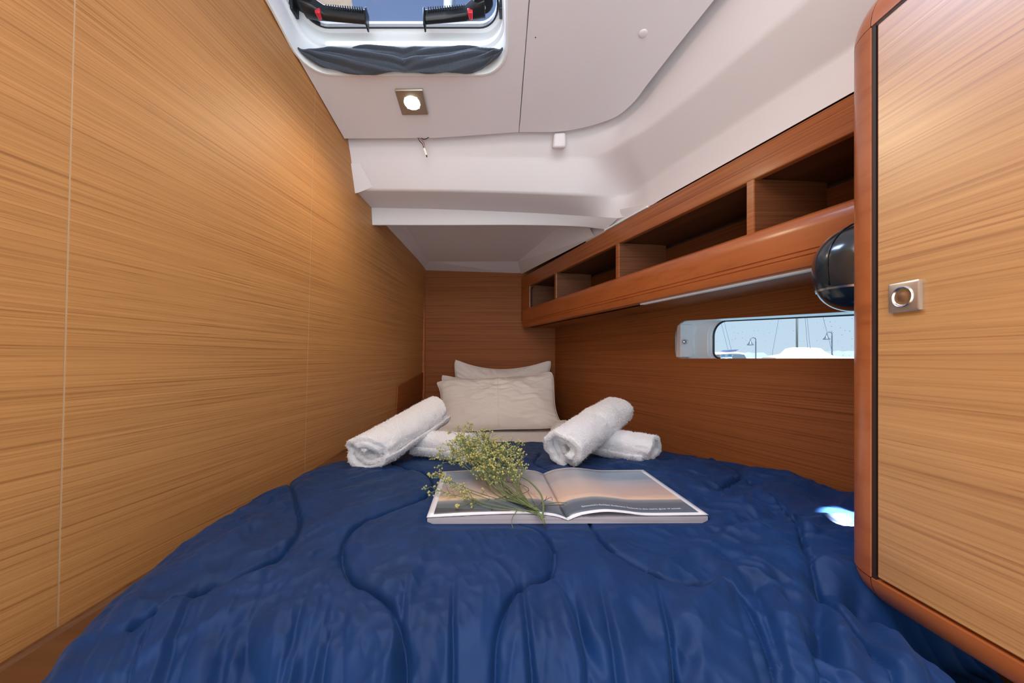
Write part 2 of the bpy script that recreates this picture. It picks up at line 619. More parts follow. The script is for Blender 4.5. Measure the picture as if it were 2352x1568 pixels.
# ---- deck slab over the cabin (outside), with the hatch opening
HX0, HX1, HD0, HD1, HR = -.508, -.016, .46, .984, .062
hatch_loop = rrect(HX0, HX1, HD0, HD1, HR, 8)
deck_outer = [(-.75, -.5), (1.25, -.5), (1.25, 1.34), (-.75, 1.34)]
deck = structure(poly_plate('roof_deck', [(x, d, zp(d, .055)) for x, d in deck_outer], [[(x, d, zp(d, .055)) for x, d in rrect(HX0 - .01, HX1 + .01, HD0 - .01, HD1 + .01, HR, 8)]],
                            M['white'], None, (0, 0, .03)))
structure(MB().hexa([(-.75, 1.34, .657), (1.0, 1.34, .657), (.6, 2.3, .58), (-.75, 2.3, .58),
                     (-.75, 1.34, .69), (1.0, 1.34, .69), (.6, 2.3, .61), (-.75, 2.3, .61)]).build('roof_aft', M['white']))

def sp_(d, o, z):
    return (xs(d, o), d, z)
# ---- ceiling: moulded liner round the headliner, then the beam and the aft ceiling
panel_edge = [(-.60, 1.178), (-.518, 1.178), (-.226, 1.176), (.0203, 1.156), (.156, 1.152), (.273, 1.116), (.3206, 1.0706), (.347, 1.011), (.386, .92),
              (.4238, .8357), (.462, .75), (.545, .55), (.72, -.35)]
C0 = [(-.60, 1.178)] + panel_edge[2:]
C0 = [(x, y) for x, y in C0]
K = len(C0)   # 12 stations
def off_edge(i, a):
    p, q = Vector((*C0[max(i - 1, 0)], 0)), Vector((*C0[min(i + 1, K - 1)], 0))
    t = (q - p).normalized()
    nrm = Vector((t.y, -t.x, 0)) * -1
    return Vector((*C0[i], 0)) + nrm * a
rowG, rowA, rowB = [], [], []
for i in range(K):
    p = off_edge(i, -.025)
    rowG.append((p.x, p.y, zp(C0[i][1], .050)))
    p = off_edge(i, .022)
    rowA.append((p.x, p.y, zp(C0[i][1], .046)))
    p = off_edge(i, .030)
    rowB.append((p.x, p.y, zp(C0[i][1], .006)))
C1 = [(-.60, 1.226, .621), (-.2357, 1.226, .620), (.032, 1.222, .616), (.205, 1.212, .613), (.272, 1.172, .605), (.322, 1.09, .605), (.362, 1.02, .603),
      (.414, .893, .600), (.450, .787, .600), (.492, .6667, .600), (.548, .5, .600), (.83, -.35, .600)]
C2 = [(-.60, 1.262, .534), (-.243, 1.262, .531), (.033, 1.255, .5215), (.209, 1.245, .511), (.357, 1.251, .5115), (xs(1.15, .03), 1.15, .513), (xs(1.08, .03), 1.08, .514),
      (xs(.95, .03), .95, .515), (xs(.84, .03), .84, .516), (xs(.72, .03), .72, .516), (xs(.5, .03), .5, .516), (xs(-.35, .03), -.35, .516)]
C3 = [(-.60, 1.39, .5275), (-.266, 1.39, .521), (.036, 1.38, .5056), (.2265, 1.345, .482), (.335, 1.256, .442), (xs(1.118), 1.118, .426), (xs(1.05), 1.05, .426),
      (xs(.93), .93, .426), (xs(.82), .82, .426), (xs(.70), .70, .426), (xs(.5), .5, .426), (xs(-.35), -.35, .426)]

def sheet_rows(rows, nper, bev=.07, cut=None):
    """rows of station points -> smooth grid with soft creases"""
    dense = [np.array(catmull(r, nper)) for r in rows]
    out = []
    for i, r in enumerate(dense):
        if i > 0:
            out.append(r + (dense[i - 1] - r) * bev)
        if 0 < i < len(dense) - 1:
            out.append(r + (dense[i - 1] + dense[i + 1] - 2 * r) * bev * .25)
        else:
            out.append(r)
        if i < len(dense) - 1:
            out.append(r + (dense[i + 1] - r) * bev)
    V = np.concatenate(out)
    return V, grid_faces(len(out), len(dense[0]))
V, F = sheet_rows([rowG, rowA, rowB, C1, C2, C3], 8)
ceiling = structure(np_mesh('ceiling', V, F, M['liner']))
# beam across the berth
B2 = C3[:5]
B4 = [(-.60, 1.402, .469), (-.2697, 1.402, .4683), (.0366, 1.395, .4665), (.2265, 1.372, .454), (.3105, 1.325, .4285)]
B5 = [(-.60, 1.44, .481), (-.2697, 1.44, .480), (.0366, 1.43, .478), (.2265, 1.405, .464), (.308, 1.345, .436)]
B6 = [(-.60, 1.45, .56), (-.2697, 1.45, .56), (.0366, 1.44, .56), (.2265, 1.415, .56), (.315, 1.35, .56)]
V, F = sheet_rows([[(p[0], p[1], p[2]) for p in B2], B4, B5, B6], 8, .06)
np_mesh('ceiling_beam', V, F, M['liner'], ceiling)
b = MB()
b.hexa([sp_(d_, o_, z_) for d_, o_, z_ in ((1.10, .005, .424), (1.10, .012, .424), (1.46, .012, .424), (1.46, .005, .424), (1.10, .005, .431), (1.10, .012, .431), (1.46, .012, .52), (1.46, .005, .52))])
b.build('beam_backing', M['liner'], ceiling)
# aft ceiling with its sloped margins
af_in = [(-.433, 1.42, .555), (.24, 1.42, .53), (.03, 2.01, .489), (-.418, 2.01, .489)]
af_out = [(-.53, 1.42, .49), (xs(1.40, .004), 1.40, .428), (xs(2.11, .004), 2.11, .446), (-.475, 2.11, .463)]
b = MB()
b.add(af_in + af_out, [(0, 1, 2, 3), (5, 6, 2, 1), (6, 7, 3, 2), (7, 4, 0, 3)])
b.build('aft_panel', M['liner'], ceiling)

# headliner panels (hatch panel on the left, plain panel on the right)
seam_a, seam_b = (.0203, 1.156), (.0953, -.35)
edge_dense = [tuple(p[:2]) for p in catmull([(x, y, 0) for x, y in panel_edge[3:]], 6)]
left_out = [(xl_wall(1.178, .65) + .0028, 1.178), (-.226, 1.176), (seam_a[0] - .0012, 1.156), (seam_b[0] - .0012, -.35), (xl_wall(-.35, 1.1) + .0028, -.35)]
hp = poly_plate('headliner_panel', [(x, d, zp(d)) for x, d in left_out], [[(x, d, zp(d)) for x, d in hatch_loop]], M['gel'], ceiling, (0, 0, .016))
right_out = [(seam_a[0] + .0012, 1.156)] + edge_dense[1:] + [(seam_b[0] + .0012, -.35)]
poly_plate('headliner_panel', [(x, d, zp(d)) for x, d in right_out], [], M['gel'], ceiling, (0, 0, .016))
nrm_p = Vector((0, -.297, -1)).normalized()
MB().lathe((.2957, .899, zp(.899)), nrm_p, [(.0095, -.001), (.0095, .001), (.008, .0022), (.003, .0026)], 20).build('screw_cap', M['gel'], ceiling, smooth=True)
MB().lathe((.0535, .907, zp(.907)), nrm_p, [(.0014, -.001), (.0014, .0008)], 8).build('screw_head', M['greyplastic'], ceiling)
# pale clip that holds the panel edge, in the groove
b = MB()
b.hexa([(.118, 1.163, .615), (.158, 1.160, .615), (.158, 1.185, .622), (.118, 1.188, .622),
        (.122, 1.155, .655), (.156, 1.152, .655), (.156, 1.19, .655), (.122, 1.19, .655)])
b.build('panel_clip', M['gel'], ceiling, bevel=.006)
# short end flange of the beam against the left wall
b = MB()
b.add([(-.503, 1.228, .600), (-.470, 1.230, .603), (-.440, 1.258, .541), (-.490, 1.262, .524), (-.53, 1.228, .60), (-.53, 1.262, .52)],
      [(0, 1, 2, 3), (4, 0, 3, 5)])
b.build('end_flange', M['liner'], ceiling)
# beam end cap beside the shelf rail
b = MB()
b.hexa([(xs(1.33, -.003), 1.33, .4245), (xs(1.33, .02), 1.33, .4245), (xs(1.12, .02), 1.12, .4245), (xs(1.12, -.003), 1.12, .4245),
        (xs(1.33, -.003), 1.33, .431), (xs(1.33, .02), 1.33, .431), (xs(1.12, .02), 1.12, .429), (xs(1.12, -.003), 1.12, .429)])
b.build('beam_end_cap', M['white'], ceiling, bevel=.0015)

# ------------------------------------------------------------------ roof hatch
hatch = thing('roof_hatch', 'white framed roof hatch with tinted pane and two black lever handles', 'hatch', (-.262, .72, zp(.72)))
def hp_loop(inset, h, di=None):
    l = rrect(HX0 + inset, HX1 - inset, HD0 + inset, HD1 - inset, max(HR - inset, .02), 8)
    return [(x, d, zp(d, h)) for x, d in l]
b = MB()
b.loft([hp_loop(-.007, .004), hp_loop(-.007, -.0035), hp_loop(-.002, -.0045), hp_loop(.001, .002), hp_loop(.002, .045), hp_loop(.0, .046), hp_loop(.0, .056), hp_loop(.006, .058),
        hp_loop(.006, .064), hp_loop(.003, .066), hp_loop(.005, .090), hp_loop(.016, .0925), hp_loop(.02, .102)], True, False)
b.build('coaming', M['white'], hatch, smooth=True, autosmooth=30)
b = MB()
b.loft([hp_loop(.0150, .0895), hp_loop(.0190, .0895), hp_loop(.0190, .097), hp_loop(.0150, .097), hp_loop(.0150, .0895)], True, False)
b.build('gasket', M['blackmatte'], hatch)
pl = [(x, d, zp(d, .0955)) for x, d in rrect(HX0 + .018, HX1 - .018, HD0 + .018, HD1 - .018, HR - .018, 8)]
poly_plate('pane', pl, [], M['hatchglass'], hatch, (0, 0, .010))

def hp_pt(x, d, h):
    return Vector((x, d, zp(d, h)))
def lever(px, sgn):
    """lever handle on the pane; sgn +1 = arm reaches to the right"""
    hb = MB()
    # round pivot body
    hb.lathe(hp_pt(px, .915, .0955), nrm_p, [(.0225, 0), (.0225, .012), (.020, .016), (.008, .0172)], 28)
    # tapered arm: neck then grip
    path = [(px - sgn * .004, .917, .018, .0), (px + sgn * .020, .922, .016, .001), (px + sgn * .042, .929, .0085, .003), (px + sgn * .09, .931, .0075, .006), (px + sgn * .136, .932, .007, .009)]
    loops = []
    for (x, d, hw, drop) in path:
        t_, b_ = .094 - drop, .070 - drop
        loops.append([hp_pt(x, d - hw, t_), hp_pt(x, d + hw, t_), hp_pt(x, d + hw, b_ + .004), hp_pt(x, d + hw * .5, b_), hp_pt(x, d - hw * .5, b_), hp_pt(x, d - hw, b_ + .004)])
    hb.loft(loops)
    # end flange
    x = px + sgn * .136
    x2 = x + sgn * .004
    hb.hexa([hp_pt(x, .922, .049), hp_pt(x2, .921, .048), hp_pt(x2, .941, .048), hp_pt(x, .940, .049),
             hp_pt(x, .922, .086), hp_pt(x2, .921, .087), hp_pt(x2, .941, .087), hp_pt(x, .940, .086)])
    o = hb.build('handle', M['black'], hatch, bevel=.0012)
    # fine grip ribs along the arm
    rb = MB()
    for k in range(16):
        x = px + sgn * (.046 + .0055 * k)
        dr = .003 + .006 * k / 16
        rb.hexa([hp_pt(x, .920, .084 - dr), hp_pt(x + .002, .920, .084 - dr), hp_pt(x + .002, .930, .084 - dr), hp_pt(x, .930, .084 - dr),
                 hp_pt(x, .921, .0952 - dr), hp_pt(x + .002, .921, .0952 - dr), hp_pt(x + .002, .930, .0952 - dr), hp_pt(x, .930, .0952 - dr)])
    rb.build('grip_ribs', M['blackmatte'], o)
    sb = MB()
    sb.lathe(hp_pt(px, .915, .0783), nrm_p, [(.006, -.001), (.006, .001), (.004, .0016)], 14)
    sb.build('screw', M['chrome'], o, smooth=True, autosmooth=40)
    rd = MB()
    x = px + sgn * .030
    rd.hexa([hp_pt(x - .006, .914, .0645), hp_pt(x + .006, .914, .0645), hp_pt(x + .004, .930, .0655), hp_pt(x - .004, .930, .0655),
             hp_pt(x - .007, .913, .075), hp_pt(x + .007, .913, .075), hp_pt(x + .005, .931, .075), hp_pt(x - .005, .931, .075)])
    rd.build('lock_button', M['red'], o, bevel=.002)
lever(-.477, 1)
lever(-.066, -1)
# hinge posts at the two sides of the pane
for x0 in (-.502, -.024):
    MB().box(x0 - .006, x0 + .006, .90, .93, zp(.915, .062), zp(.915, .093)).build('hinge', M['black'], hatch, bevel=.002)

# bunched fly screen hanging on the aft edge of the hatch
nu, nv = 120, 40
U, W = np.meshgrid(np.linspace(0, 1, nu), np.linspace(0, 1, nv), indexing='xy')
X = HX0 + .012 + (HX1 - HX0 - .022) * U
X = -.503 + .481 * U
m_ = np.minimum(U, 1 - U)
rise = sstep(m_ / .14) ** .8
sagl = np.clip(m_ / .26, 0, 1) ** .6 * (1 - .10 * np.exp(-((U - .5) / .07) ** 2))
edge_d = .978 - .036 * (1 - np.clip(m_ / .12, 0, 1)) ** 2
h_top = .012 + .039 * rise
h_bot = .010 - .0245 * sagl
pinch = np.exp(-((U - .5) / .04) ** 2)
fold = .0045 * np.sin(W * 15 + 2.2 * np.sin(U * 6 + 1) + 3 * (U - .5) ** 2 * 8) + .0022 * np.sin(W * 31 + 9 * np.abs(U - .5) * 4) + .003 * (fbm(U * 14, W * 5, 33) - .5)
Wc = np.clip(W + .12 * pinch * (W - .4) * np.sin(PI * W), 0, 1)
endk = sstep(m_ / .05)
D = edge_d - .004 - (.016 * np.sin(PI * Wc) ** .7 * (1 - .35 * pinch) + fold) * (.15 + .85 * endk)
Z = 1.0 - .297 * edge_d + h_top + (h_bot - h_top) * Wc - .002 * (1 - endk)
V = np.stack([X, D, Z], -1).reshape(-1, 3)
o = np_mesh('fly_screen', V, grid_faces(nv, nu), M['mesh'])
tag(o, 'bunched dark grey fly screen sagging along the aft edge of the roof hatch', 'screen')
o.modifiers.new('s', 'SOLIDIFY').thickness = .0015
MB().tube([hp_pt(-.265, .955, .006), hp_pt(-.262, .953, -.004), hp_pt(-.258, .954, -.010), hp_pt(-.257, .956, -.002)], .0006, 6).build('pull_cord', M['mesh'], o)

# ------------------------------------------------------------------ ceiling lamp
lx, ld = -.2655, 1.061
lamp = thing('ceiling_lamp', 'lit square steel ceiling lamp with round white lens', 'lamp', (lx, ld, zp(ld)))
def lamp_pt(u, v, h):
    t = Vector((0, 1, -.297)).normalized()
    return Vector((lx, ld, zp(ld))) + Vector((1, -.02, 0)) * u + t * v + nrm_p * h
q = .0368
b = MB()
sq = [(x, y) for x, y in rrect(-q, q, -q, q, .003, 3)]
circ = lambda r, n_=16: [(r * math.cos(2 * PI * k / n_ + PI / 4 * 0 + .1), r * math.sin(2 * PI * k / n_ + .1)) for k in range(n_)]
b.loft([[lamp_pt(x, y, -.001) for x, y in sq], [lamp_pt(x, y, .005) for x, y in sq], [lamp_pt(x * .97, y * .97, .0065) for x, y in sq], [lamp_pt(x / max(math.hypot(x, y), 1e-6) * .0225, y / max(math.hypot(x, y), 1e-6) * .0225, .0065) for x, y in sq],
        [lamp_pt(x / max(math.hypot(x, y), 1e-6) * .0215, y / max(math.hypot(x, y), 1e-6) * .0215, .004) for x, y in sq]], True, False)
b.build('frame', M['steel'], lamp, smooth=True, autosmooth=25)
MB().lathe(lamp_pt(0, 0, .002), nrm_p, [(.0222, 0), (.0216, .004), (.018, .0062), (.004, .0068)], 32).build('lens', M['lamp'], lamp, smooth=True)
pl_ = bpy.data.lights.new('lamp_light', 'SPOT')
pl_.energy = 5.0
pl_.color = (1.0, .80, .52)
pl_.spot_size = math.radians(165)
pl_.spot_blend = .8
pl_.shadow_soft_size = .05
po = bpy.data.objects.new('lamp_light', pl_)
po.location = lamp_pt(0, 0, .055)
po.rotation_euler = nrm_p.to_track_quat('-Z', 'Y').to_euler()
COL.objects.link(po)

# added hidden spot behind the post: it makes the white patch on the quilt
rl = bpy.data.lights.new('reading_spot', 'SPOT')
rl.energy = 190.0
rl.color = (1.0, .97, .93)
rl.spot_size = math.radians(17)
rl.spot_blend = .5
rl.shadow_soft_size = .006
ro_ = bpy.data.objects.new('reading_spot', rl)
ro_.location = (.590, .600, .040)
ro_.rotation_euler = (Vector((.548, .640, -.26)) - Vector((.590, .600, .040))).to_track_quat('-Z', 'Y').to_euler()
COL.objects.link(ro_)
rs = thing('reading_light', 'small steel reading light under the shelf bar behind the locker post', 'light', (.590, .600, .050))
MB().lathe((.590, .600, .044), (-.05, .12, -1), [(.006, -.012), (.010, -.006), (.0115, 0), (.0100, .001), (.006, -.001)], 18).build('housing', M['steel'], rs, smooth=True, autosmooth=40)
MB().tube([(.590, .600, .050), (.592, .58, .062), (.592, .530, .064)], .003, 8).build('stalk', M['steel'], rs)

# loose cable end hanging from the groove behind the lamp
wire = thing('loose_cable', 'loose black and red cable end with white connector hanging from the ceiling edge', 'cable', (-.278, 1.176, .650))
MB().tube(catmull([(-.278, 1.176, .652), (-.272, 1.174, .640), (-.263, 1.173, .630), (-.260, 1.173, .618)], 6), .0011, 6).build('black_wire', M['blackmatte'], wire, smooth=True)
MB().tube(catmull([(-.276, 1.177, .653), (-.266, 1.175, .643), (-.259, 1.174, .632), (-.2575, 1.173, .617)], 6), .0009, 6).build('red_wire', principled('red_wire', (.35, .03, .05), .5), wire, smooth=True)
MB().tube(catmull([(-.272, 1.180, .656), (-.262, 1.174, .646), (-.252, 1.172, .646), (-.242, 1.176, .656)], 6), .0012, 6).build('wire_loop', M['blackmatte'], wire, smooth=True)
MB().tube([(-.2592, 1.173, .618), (-.2545, 1.173, .606), (-.252, 1.173, .598)], [.0034, .0034, .0028], 8).build('connector', principled('connector', (.9, .88, .8), .4), wire, smooth=True, autosmooth=40)
MB().tube([(-.252, 1.173, .598), (-.2505, 1.173, .593)], .0017, 8).build('connector_tip', M['blackmatte'], wire)

# ------------------------------------------------------------------ shelf along the right side
shelf = thing('wall_shelf', 'red wooden open shelf with dividers and rounded front bar above the porthole', 'shelf', (xs(1.2), 1.2, .16))
SD0, SD1 = .42, 2.06
def sp(d, o, z):
    return (xs(d, o), d, z)
def along(profile, d0, d1, n=2, closed=True, caps=True):
    m_ = MB()
    m_.loft([[sp(d0 + (d1 - d0) * k / (n - 1), o_, z_) for o_, z_ in profile] for k in range(n)], closed, caps)
    return m_
# top rail
along([(.0, .362), (.0, .4235), (.016, .4235), (.016, .362)], SD0, 2.098).build('top_rail', M['mahogany_long'], shelf, bevel=.002)
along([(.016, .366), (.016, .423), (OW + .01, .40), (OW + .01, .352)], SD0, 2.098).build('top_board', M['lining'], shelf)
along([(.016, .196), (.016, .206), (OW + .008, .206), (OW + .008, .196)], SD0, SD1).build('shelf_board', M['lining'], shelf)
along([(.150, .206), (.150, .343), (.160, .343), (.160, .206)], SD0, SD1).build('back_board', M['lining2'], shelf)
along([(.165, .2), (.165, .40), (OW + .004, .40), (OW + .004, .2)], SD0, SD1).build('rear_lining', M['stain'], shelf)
# front bar with two fine grooves
prof = [(.030, .256), (.008, .256), (-.002, .254), (-.010, .248), (-.0145, .238), (-.0155, .225), (-.0150, .1895), (-.0128, .1885), (-.0128, .1868), (-.0148, .1858),
        (-.0147, .1812), (-.0125, .1802), (-.0125, .1785), (-.0145, .1775), (-.0135, .168), (-.0100, .161), (-.002, .158), (.030, .158)]
fb = MB()
loops = []
for k in range(2):
    d = SD0 + (2.03 - SD0) * k
    loops.append([sp(d, o_, z_) for o_, z_ in prof])
for t in (.3, .6, .85, 1.0):     # rounded aft end
    s_ = math.sqrt(max(0, 1 - t * t)) * .5 + .5
    loops.append([sp(2.03 + .035 * t, .018 + (o_ - .018) * (1 - .75 * t ** 3), .206 + (z_ - .206) * (1 - .16 * t ** 3)) for o_, z_ in prof])
fb.loft(loops, True, True)
fb.build('front_bar', M['mahogany'], shelf, smooth=True, autosmooth=35)
along([(-.0015, .1545), (-.0015, .1580), (.012, .1580), (.012, .1545)], .42, 1.15).build('edge_strip', M['alu'], shelf)  # pale strip painted as window light reflected off the bar's lower lip
along([(.012, .158), (.012, .196), (OW + .006, .196), (OW + .006, .158)], SD0, SD1).build('underside', M['veneer_red'], shelf)
for d in (1.70, 1.2627, .8135):
    h = .0075
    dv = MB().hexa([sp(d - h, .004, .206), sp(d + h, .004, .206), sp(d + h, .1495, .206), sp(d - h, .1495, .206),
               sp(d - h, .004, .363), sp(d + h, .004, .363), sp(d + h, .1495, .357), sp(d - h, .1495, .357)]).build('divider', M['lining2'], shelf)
    MB().hexa([sp(d - h, .001, .206), sp(d + h, .001, .206), sp(d + h, .0038, .206), sp(d - h, .0038, .206),
               sp(d - h, .001, .363), sp(d + h, .001, .363), sp(d + h, .0038, .363), sp(d - h, .0038, .363)]).build('edge_lipping', M['mahogany_long'], dv)
# end stile at the aft end and its dark edge strip
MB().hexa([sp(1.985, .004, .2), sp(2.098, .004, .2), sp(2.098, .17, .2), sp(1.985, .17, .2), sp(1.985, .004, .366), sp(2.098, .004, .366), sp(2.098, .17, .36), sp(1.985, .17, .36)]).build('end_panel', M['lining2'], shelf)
MB().hexa([sp(1.985, 0, .2), sp(2.098, 0, .2), sp(2.098, .0038, .2), sp(1.985, .0038, .2), sp(1.985, 0, .3615), sp(2.098, 0, .3615), sp(2.098, .0038, .3615), sp(1.985, .0038, .3615)]).build('end_stile', M['mahogany_long'], shelf)
MB().tube(catmull([sp(1.958, -.001, .252), sp(1.958, -.001, .325), sp(1.955, -.001, .342), sp(1.935, -.001, .349)], 5), .003, 6).build('edge_trim', M['gap'], shelf, smooth=True)

# ------------------------------------------------------------------ hanging locker on the right
cab = thing('hanging_locker', 'teak hanging locker with rounded red wooden corner post at the right', 'cabinet', (.62, .2, -.25))
def xd(d):                      # door plane
    return .418 + .05 * (.456 - d)
R = .060
dZ0, dZ1 = -.2505, .3815
# body behind the frame
MB().hexa([(xd(-.35) + .012, -.35, -.268), (xd(.5) + .012, .458, -.268), (.86, .458, -.268), (.98, -.35, -.268),
           (xd(-.35) + .012, -.35, .43), (xd(.5) + .012, .458, .43), (.86, .458, .43), (.98, -.35, .43)]).build('body', M['gap'], cab)
MB().hexa([(.60, -.35, -.398), (.60, .44, -.398), (.80, .44, -.398), (.95, -.35, -.398), (.60, -.35, -.266), (.60, .44, -.266), (.80, .44, -.266), (.95, -.35, -.266)]).build('plinth', M['gap'], cab)
MB().hexa([(.480, .470, -.285), (.760, .470, -.285), (.760, .529, -.285), (.480, .529, -.285),
           (.480, .470, .44), (.760, .470, .44), (.740, .529, .44), (.480, .529, .44)]).build('aft_side', M['mahogany'], cab)
MB().hexa([(.49, -.35, .425), (.49, .47, .425), (.78, .47, .425), (.98, -.35, .425), (.49, -.35, .444), (.49, .47, .444), (.78, .47, .444), (.98, -.35, .444)]).build('top_board', M['mahogany'], cab)
door = MB().hexa([(xd(-.34), -.34, dZ0), (xd(.456), .456, dZ0), (xd(.456) + .016, .456, dZ0), (xd(-.34) + .016, -.34, dZ0),
                  (xd(-.34), -.34, dZ1), (xd(.456), .456, dZ1), (xd(.456) + .016, .456, dZ1), (xd(-.34) + .016, -.34, dZ1)]).build('door', M['veneer_door'], cab, bevel=.0015)
px0, pd0 = xd(.464), .4642
def post_prof(n=14):            # quarter round in (outset, travel): outset 0 at door plane
    return [(R * (1 - math.cos(PI / 2 * k / n)), R * math.sin(PI / 2 * k / n)) for k in range(n + 1)]
pp = post_prof()
zt_rail, zb_rail = dZ1 + .0045, dZ0 - .0045
# vertical post
b = MB()
sec = [(px0 + a, pd0 + c) for a, c in pp] + [(px0 + R, pd0 - .002), (px0 + .006, pd0 - .002)]
b.loft([[(x, y, zb_rail + .0008) for x, y in sec], [(x, y, zt_rail - .0008) for x, y in sec]])
b.build('corner_post', M['mahogany'], cab, smooth=True, autosmooth=40)
# rails above and below the door
for nm, z0, sg, rz in (('top_rail', zt_rail, 1, R), ('bottom_rail', zb_rail, -1, .042)):
    b = MB()
    loops = []
    for d in (-.35, pd0 - .0008):
        loops.append([(xd(d) + a, d, z0 + sg * c * rz / R) for a, c in pp] + [(xd(d) + R, d, z0 - sg * .002), (xd(d) + .006, d, z0 - sg * .002)])
    b.loft(loops)
    b.build(nm, M['mahogany'], cab, smooth=True, autosmooth=40)
    # corner piece: an eighth of a sphere
    b = MB()
    loops = []
    for i in range(11):
        th = PI / 2 * i / 10
        loops.append([(px0 + R - R * math.cos(ph) * math.cos(th), pd0 + R * math.sin(ph) * math.cos(th) if True else 0, z0 + sg * rz * math.sin(th)) for ph in [PI / 2 * k / 12 for k in range(13)]])
    b.loft(loops, False, False)
    b.build('corner_piece', M['mahogany'], cab, smooth=True)
MB().hexa([(px0 + .0012, .4585, zb_rail), (px0 + .020, .4585, zb_rail), (px0 + .020, pd0 - .0002, zb_rail), (px0 + .0012, pd0 - .0002, zb_rail),
           (px0 + .0012, .4585, zt_rail), (px0 + .020, .4585, zt_rail), (px0 + .020, pd0 - .0002, zt_rail), (px0 + .0012, pd0 - .0002, zt_rail)]).build('gap_strip', M['gap'], cab)  # dark strip standing for the shade in the gap beside the post
MB().hexa([(xd(-.34) + .001, -.34, dZ1 + .0005), (xd(.458) + .001, .458, dZ1 + .0005), (xd(.458) + .02, .458, dZ1 + .0005), (xd(-.34) + .02, -.34, dZ1 + .0005),
           (xd(-.34) + .001, -.34, zt_rail), (xd(.458) + .001, .458, zt_rail), (xd(.458) + .02, .458, zt_rail), (xd(-.34) + .02, -.34, zt_rail)]).build('gap_strip', M['gap'], cab)  # same painted shade in the gap above the door
# push-button latch: square chrome plate, ring and recessed button
lcd, lcz = .4235, .0655
def lat(u, w, h):               # u along travel, w up, h out of the door
    d = lcd + u
    return Vector((xd(d) - h, d, lcz + w))
q = .0158
sq = rrect(-q, q, -q * 1.0, q * 1.0, .0015, 2)
lp = MB().loft([[lat(u, w, -.001) for u, w in sq], [lat(u, w, .0035) for u, w in sq], [lat(u * .93, w * .93, .0042) for u, w in sq]]).build('latch', M['steel'], door, smooth=True, autosmooth=30)
MB().lathe(lat(0, 0, .004), (-1, -.05, 0), [(.0112, 0), (.0112, .0018), (.0104, .0024), (.0094, .0018), (.0090, .0004), (.0085, .0002), (.004, .0010), (.001, .0012)], 32).build('latch_button', M['chrome'], door, smooth=True, autosmooth=60)

# black round housing behind the post
hs = thing('round_fan', 'black round plastic fan housing half hidden behind the locker post', 'fan', (.525, .60, .13))
cx, cd, cz = .543, .612, .142
def ell(th, ph, sx, sy, sz, e=.8):
    f = lambda w_, e_: math.copysign(abs(w_) ** e_, w_)
    return (cx + sx * f(math.cos(th), e) * f(math.cos(ph), 1) + .16 * 0, cd + sy * f(math.cos(th), e) * f(math.sin(ph), 1), cz + sz * f(math.sin(th), e))
def band(t0, t1, s_, n=10):
    m_ = MB()
    loops = []
    for i in range(n + 1):
        t = math.radians(t0 + (t1 - t0) * i / n)
        lean = .020 * max(0, math.sin(t)) ** 1.5
        loops.append([(lambda p: (p[0] + lean, p[1], p[2]))(ell(t, 2 * PI * k / 40, .070 * s_, .060 * s_, .070 * s_)) for k in range(40)])
    m_.loft(loops, True, True)
    return m_
band(-24, 89, 1.0, 16).build('shell', M['navyplastic'], hs, smooth=True, autosmooth=50)
band(-27, -24, 1.01, 2).build('rim', M['chrome'], hs, smooth=True, autosmooth=50)
band(-89, -27, 1.0, 12).build('lower_shell', M['navyplastic'], hs, smooth=True, autosmooth=50)
for ph0 in (180, 232):
    pts = []
    for i in range(10):
        t = math.radians(-22 + 100 * i / 9)
        p = ell(t, math.radians(ph0 + 12), .0705, .0605, .0705)
        pts.append((p[0] + .020 * max(0, math.sin(t)) ** 1.5, p[1], p[2]))
    MB().tube(pts, .0012, 6).build('rib', M['black'], hs, smooth=True)
MB().hexa([(.552, .585, .205), (.585, .585, .205), (.585, .64, .205), (.552, .64, .205), (.556, .59, .228), (.585, .59, .228), (.585, .635, .228), (.556, .635, .228)]).build('bracket', M['black'], hs, bevel=.004)

# ------------------------------------------------------------------ berth, ledge, mattress
berth = thing('berth_base', 'wooden berth base under the mattress with a ledge along the left wall', 'bed base', (0, 1.2, -.95))
b = MB()
b.hexa([(-.52, .30, -.949), (.80, .30, -.949), (.225, 2.095, -.949), (-.46, 2.095, -.949), (-.52, .30, -.40), (.80, .30, -.40), (.225, 2.095, -.40), (-.46, 2.095, -.40)])
b.build('base_box', M['veneer'], berth)
lg = MB()
loops = []
for d in (.1, .5, .9, 1.2, 1.69, 2.095):
    zt = -.385 + .08 * d
    w = .085 if d < 1.5 else .06
    xw = xl_wall(d, zt) + .0015
    loops.append([(xw, d, -.40), (xw, d, zt + .004), (xw + .006, d, zt + .004), (xw + .010, d, zt), (xw + w, d, zt), (xw + w, d, -.40)])
lg.loft(loops)
lg.build('side_ledge', M['veneer_dark'], berth)
# raised locker board at the aft left corner
b = MB()
d0, d1 = 1.69, 2.094
b.hexa([(xl_wall(d0, -.25) + .001, d0, -.25), (xl_wall(d0, -.25) + .006, d0 + .001, -.25), (xl_wall(d1, -.22) + .006, d1, -.22), (xl_wall(d1, -.22) + .001, d1, -.22),
        (xl_wall(d0, -.11) + .001, d0 + .012, -.118), (xl_wall(d0, -.11) + .006, d0 + .0125, -.118), (xl_wall(d1, -.07) + .006, d1, -.072), (xl_wall(d1, -.07) + .001, d1, -.072)])
b.build('corner_board', M['veneer_red'], berth, bevel=.002)

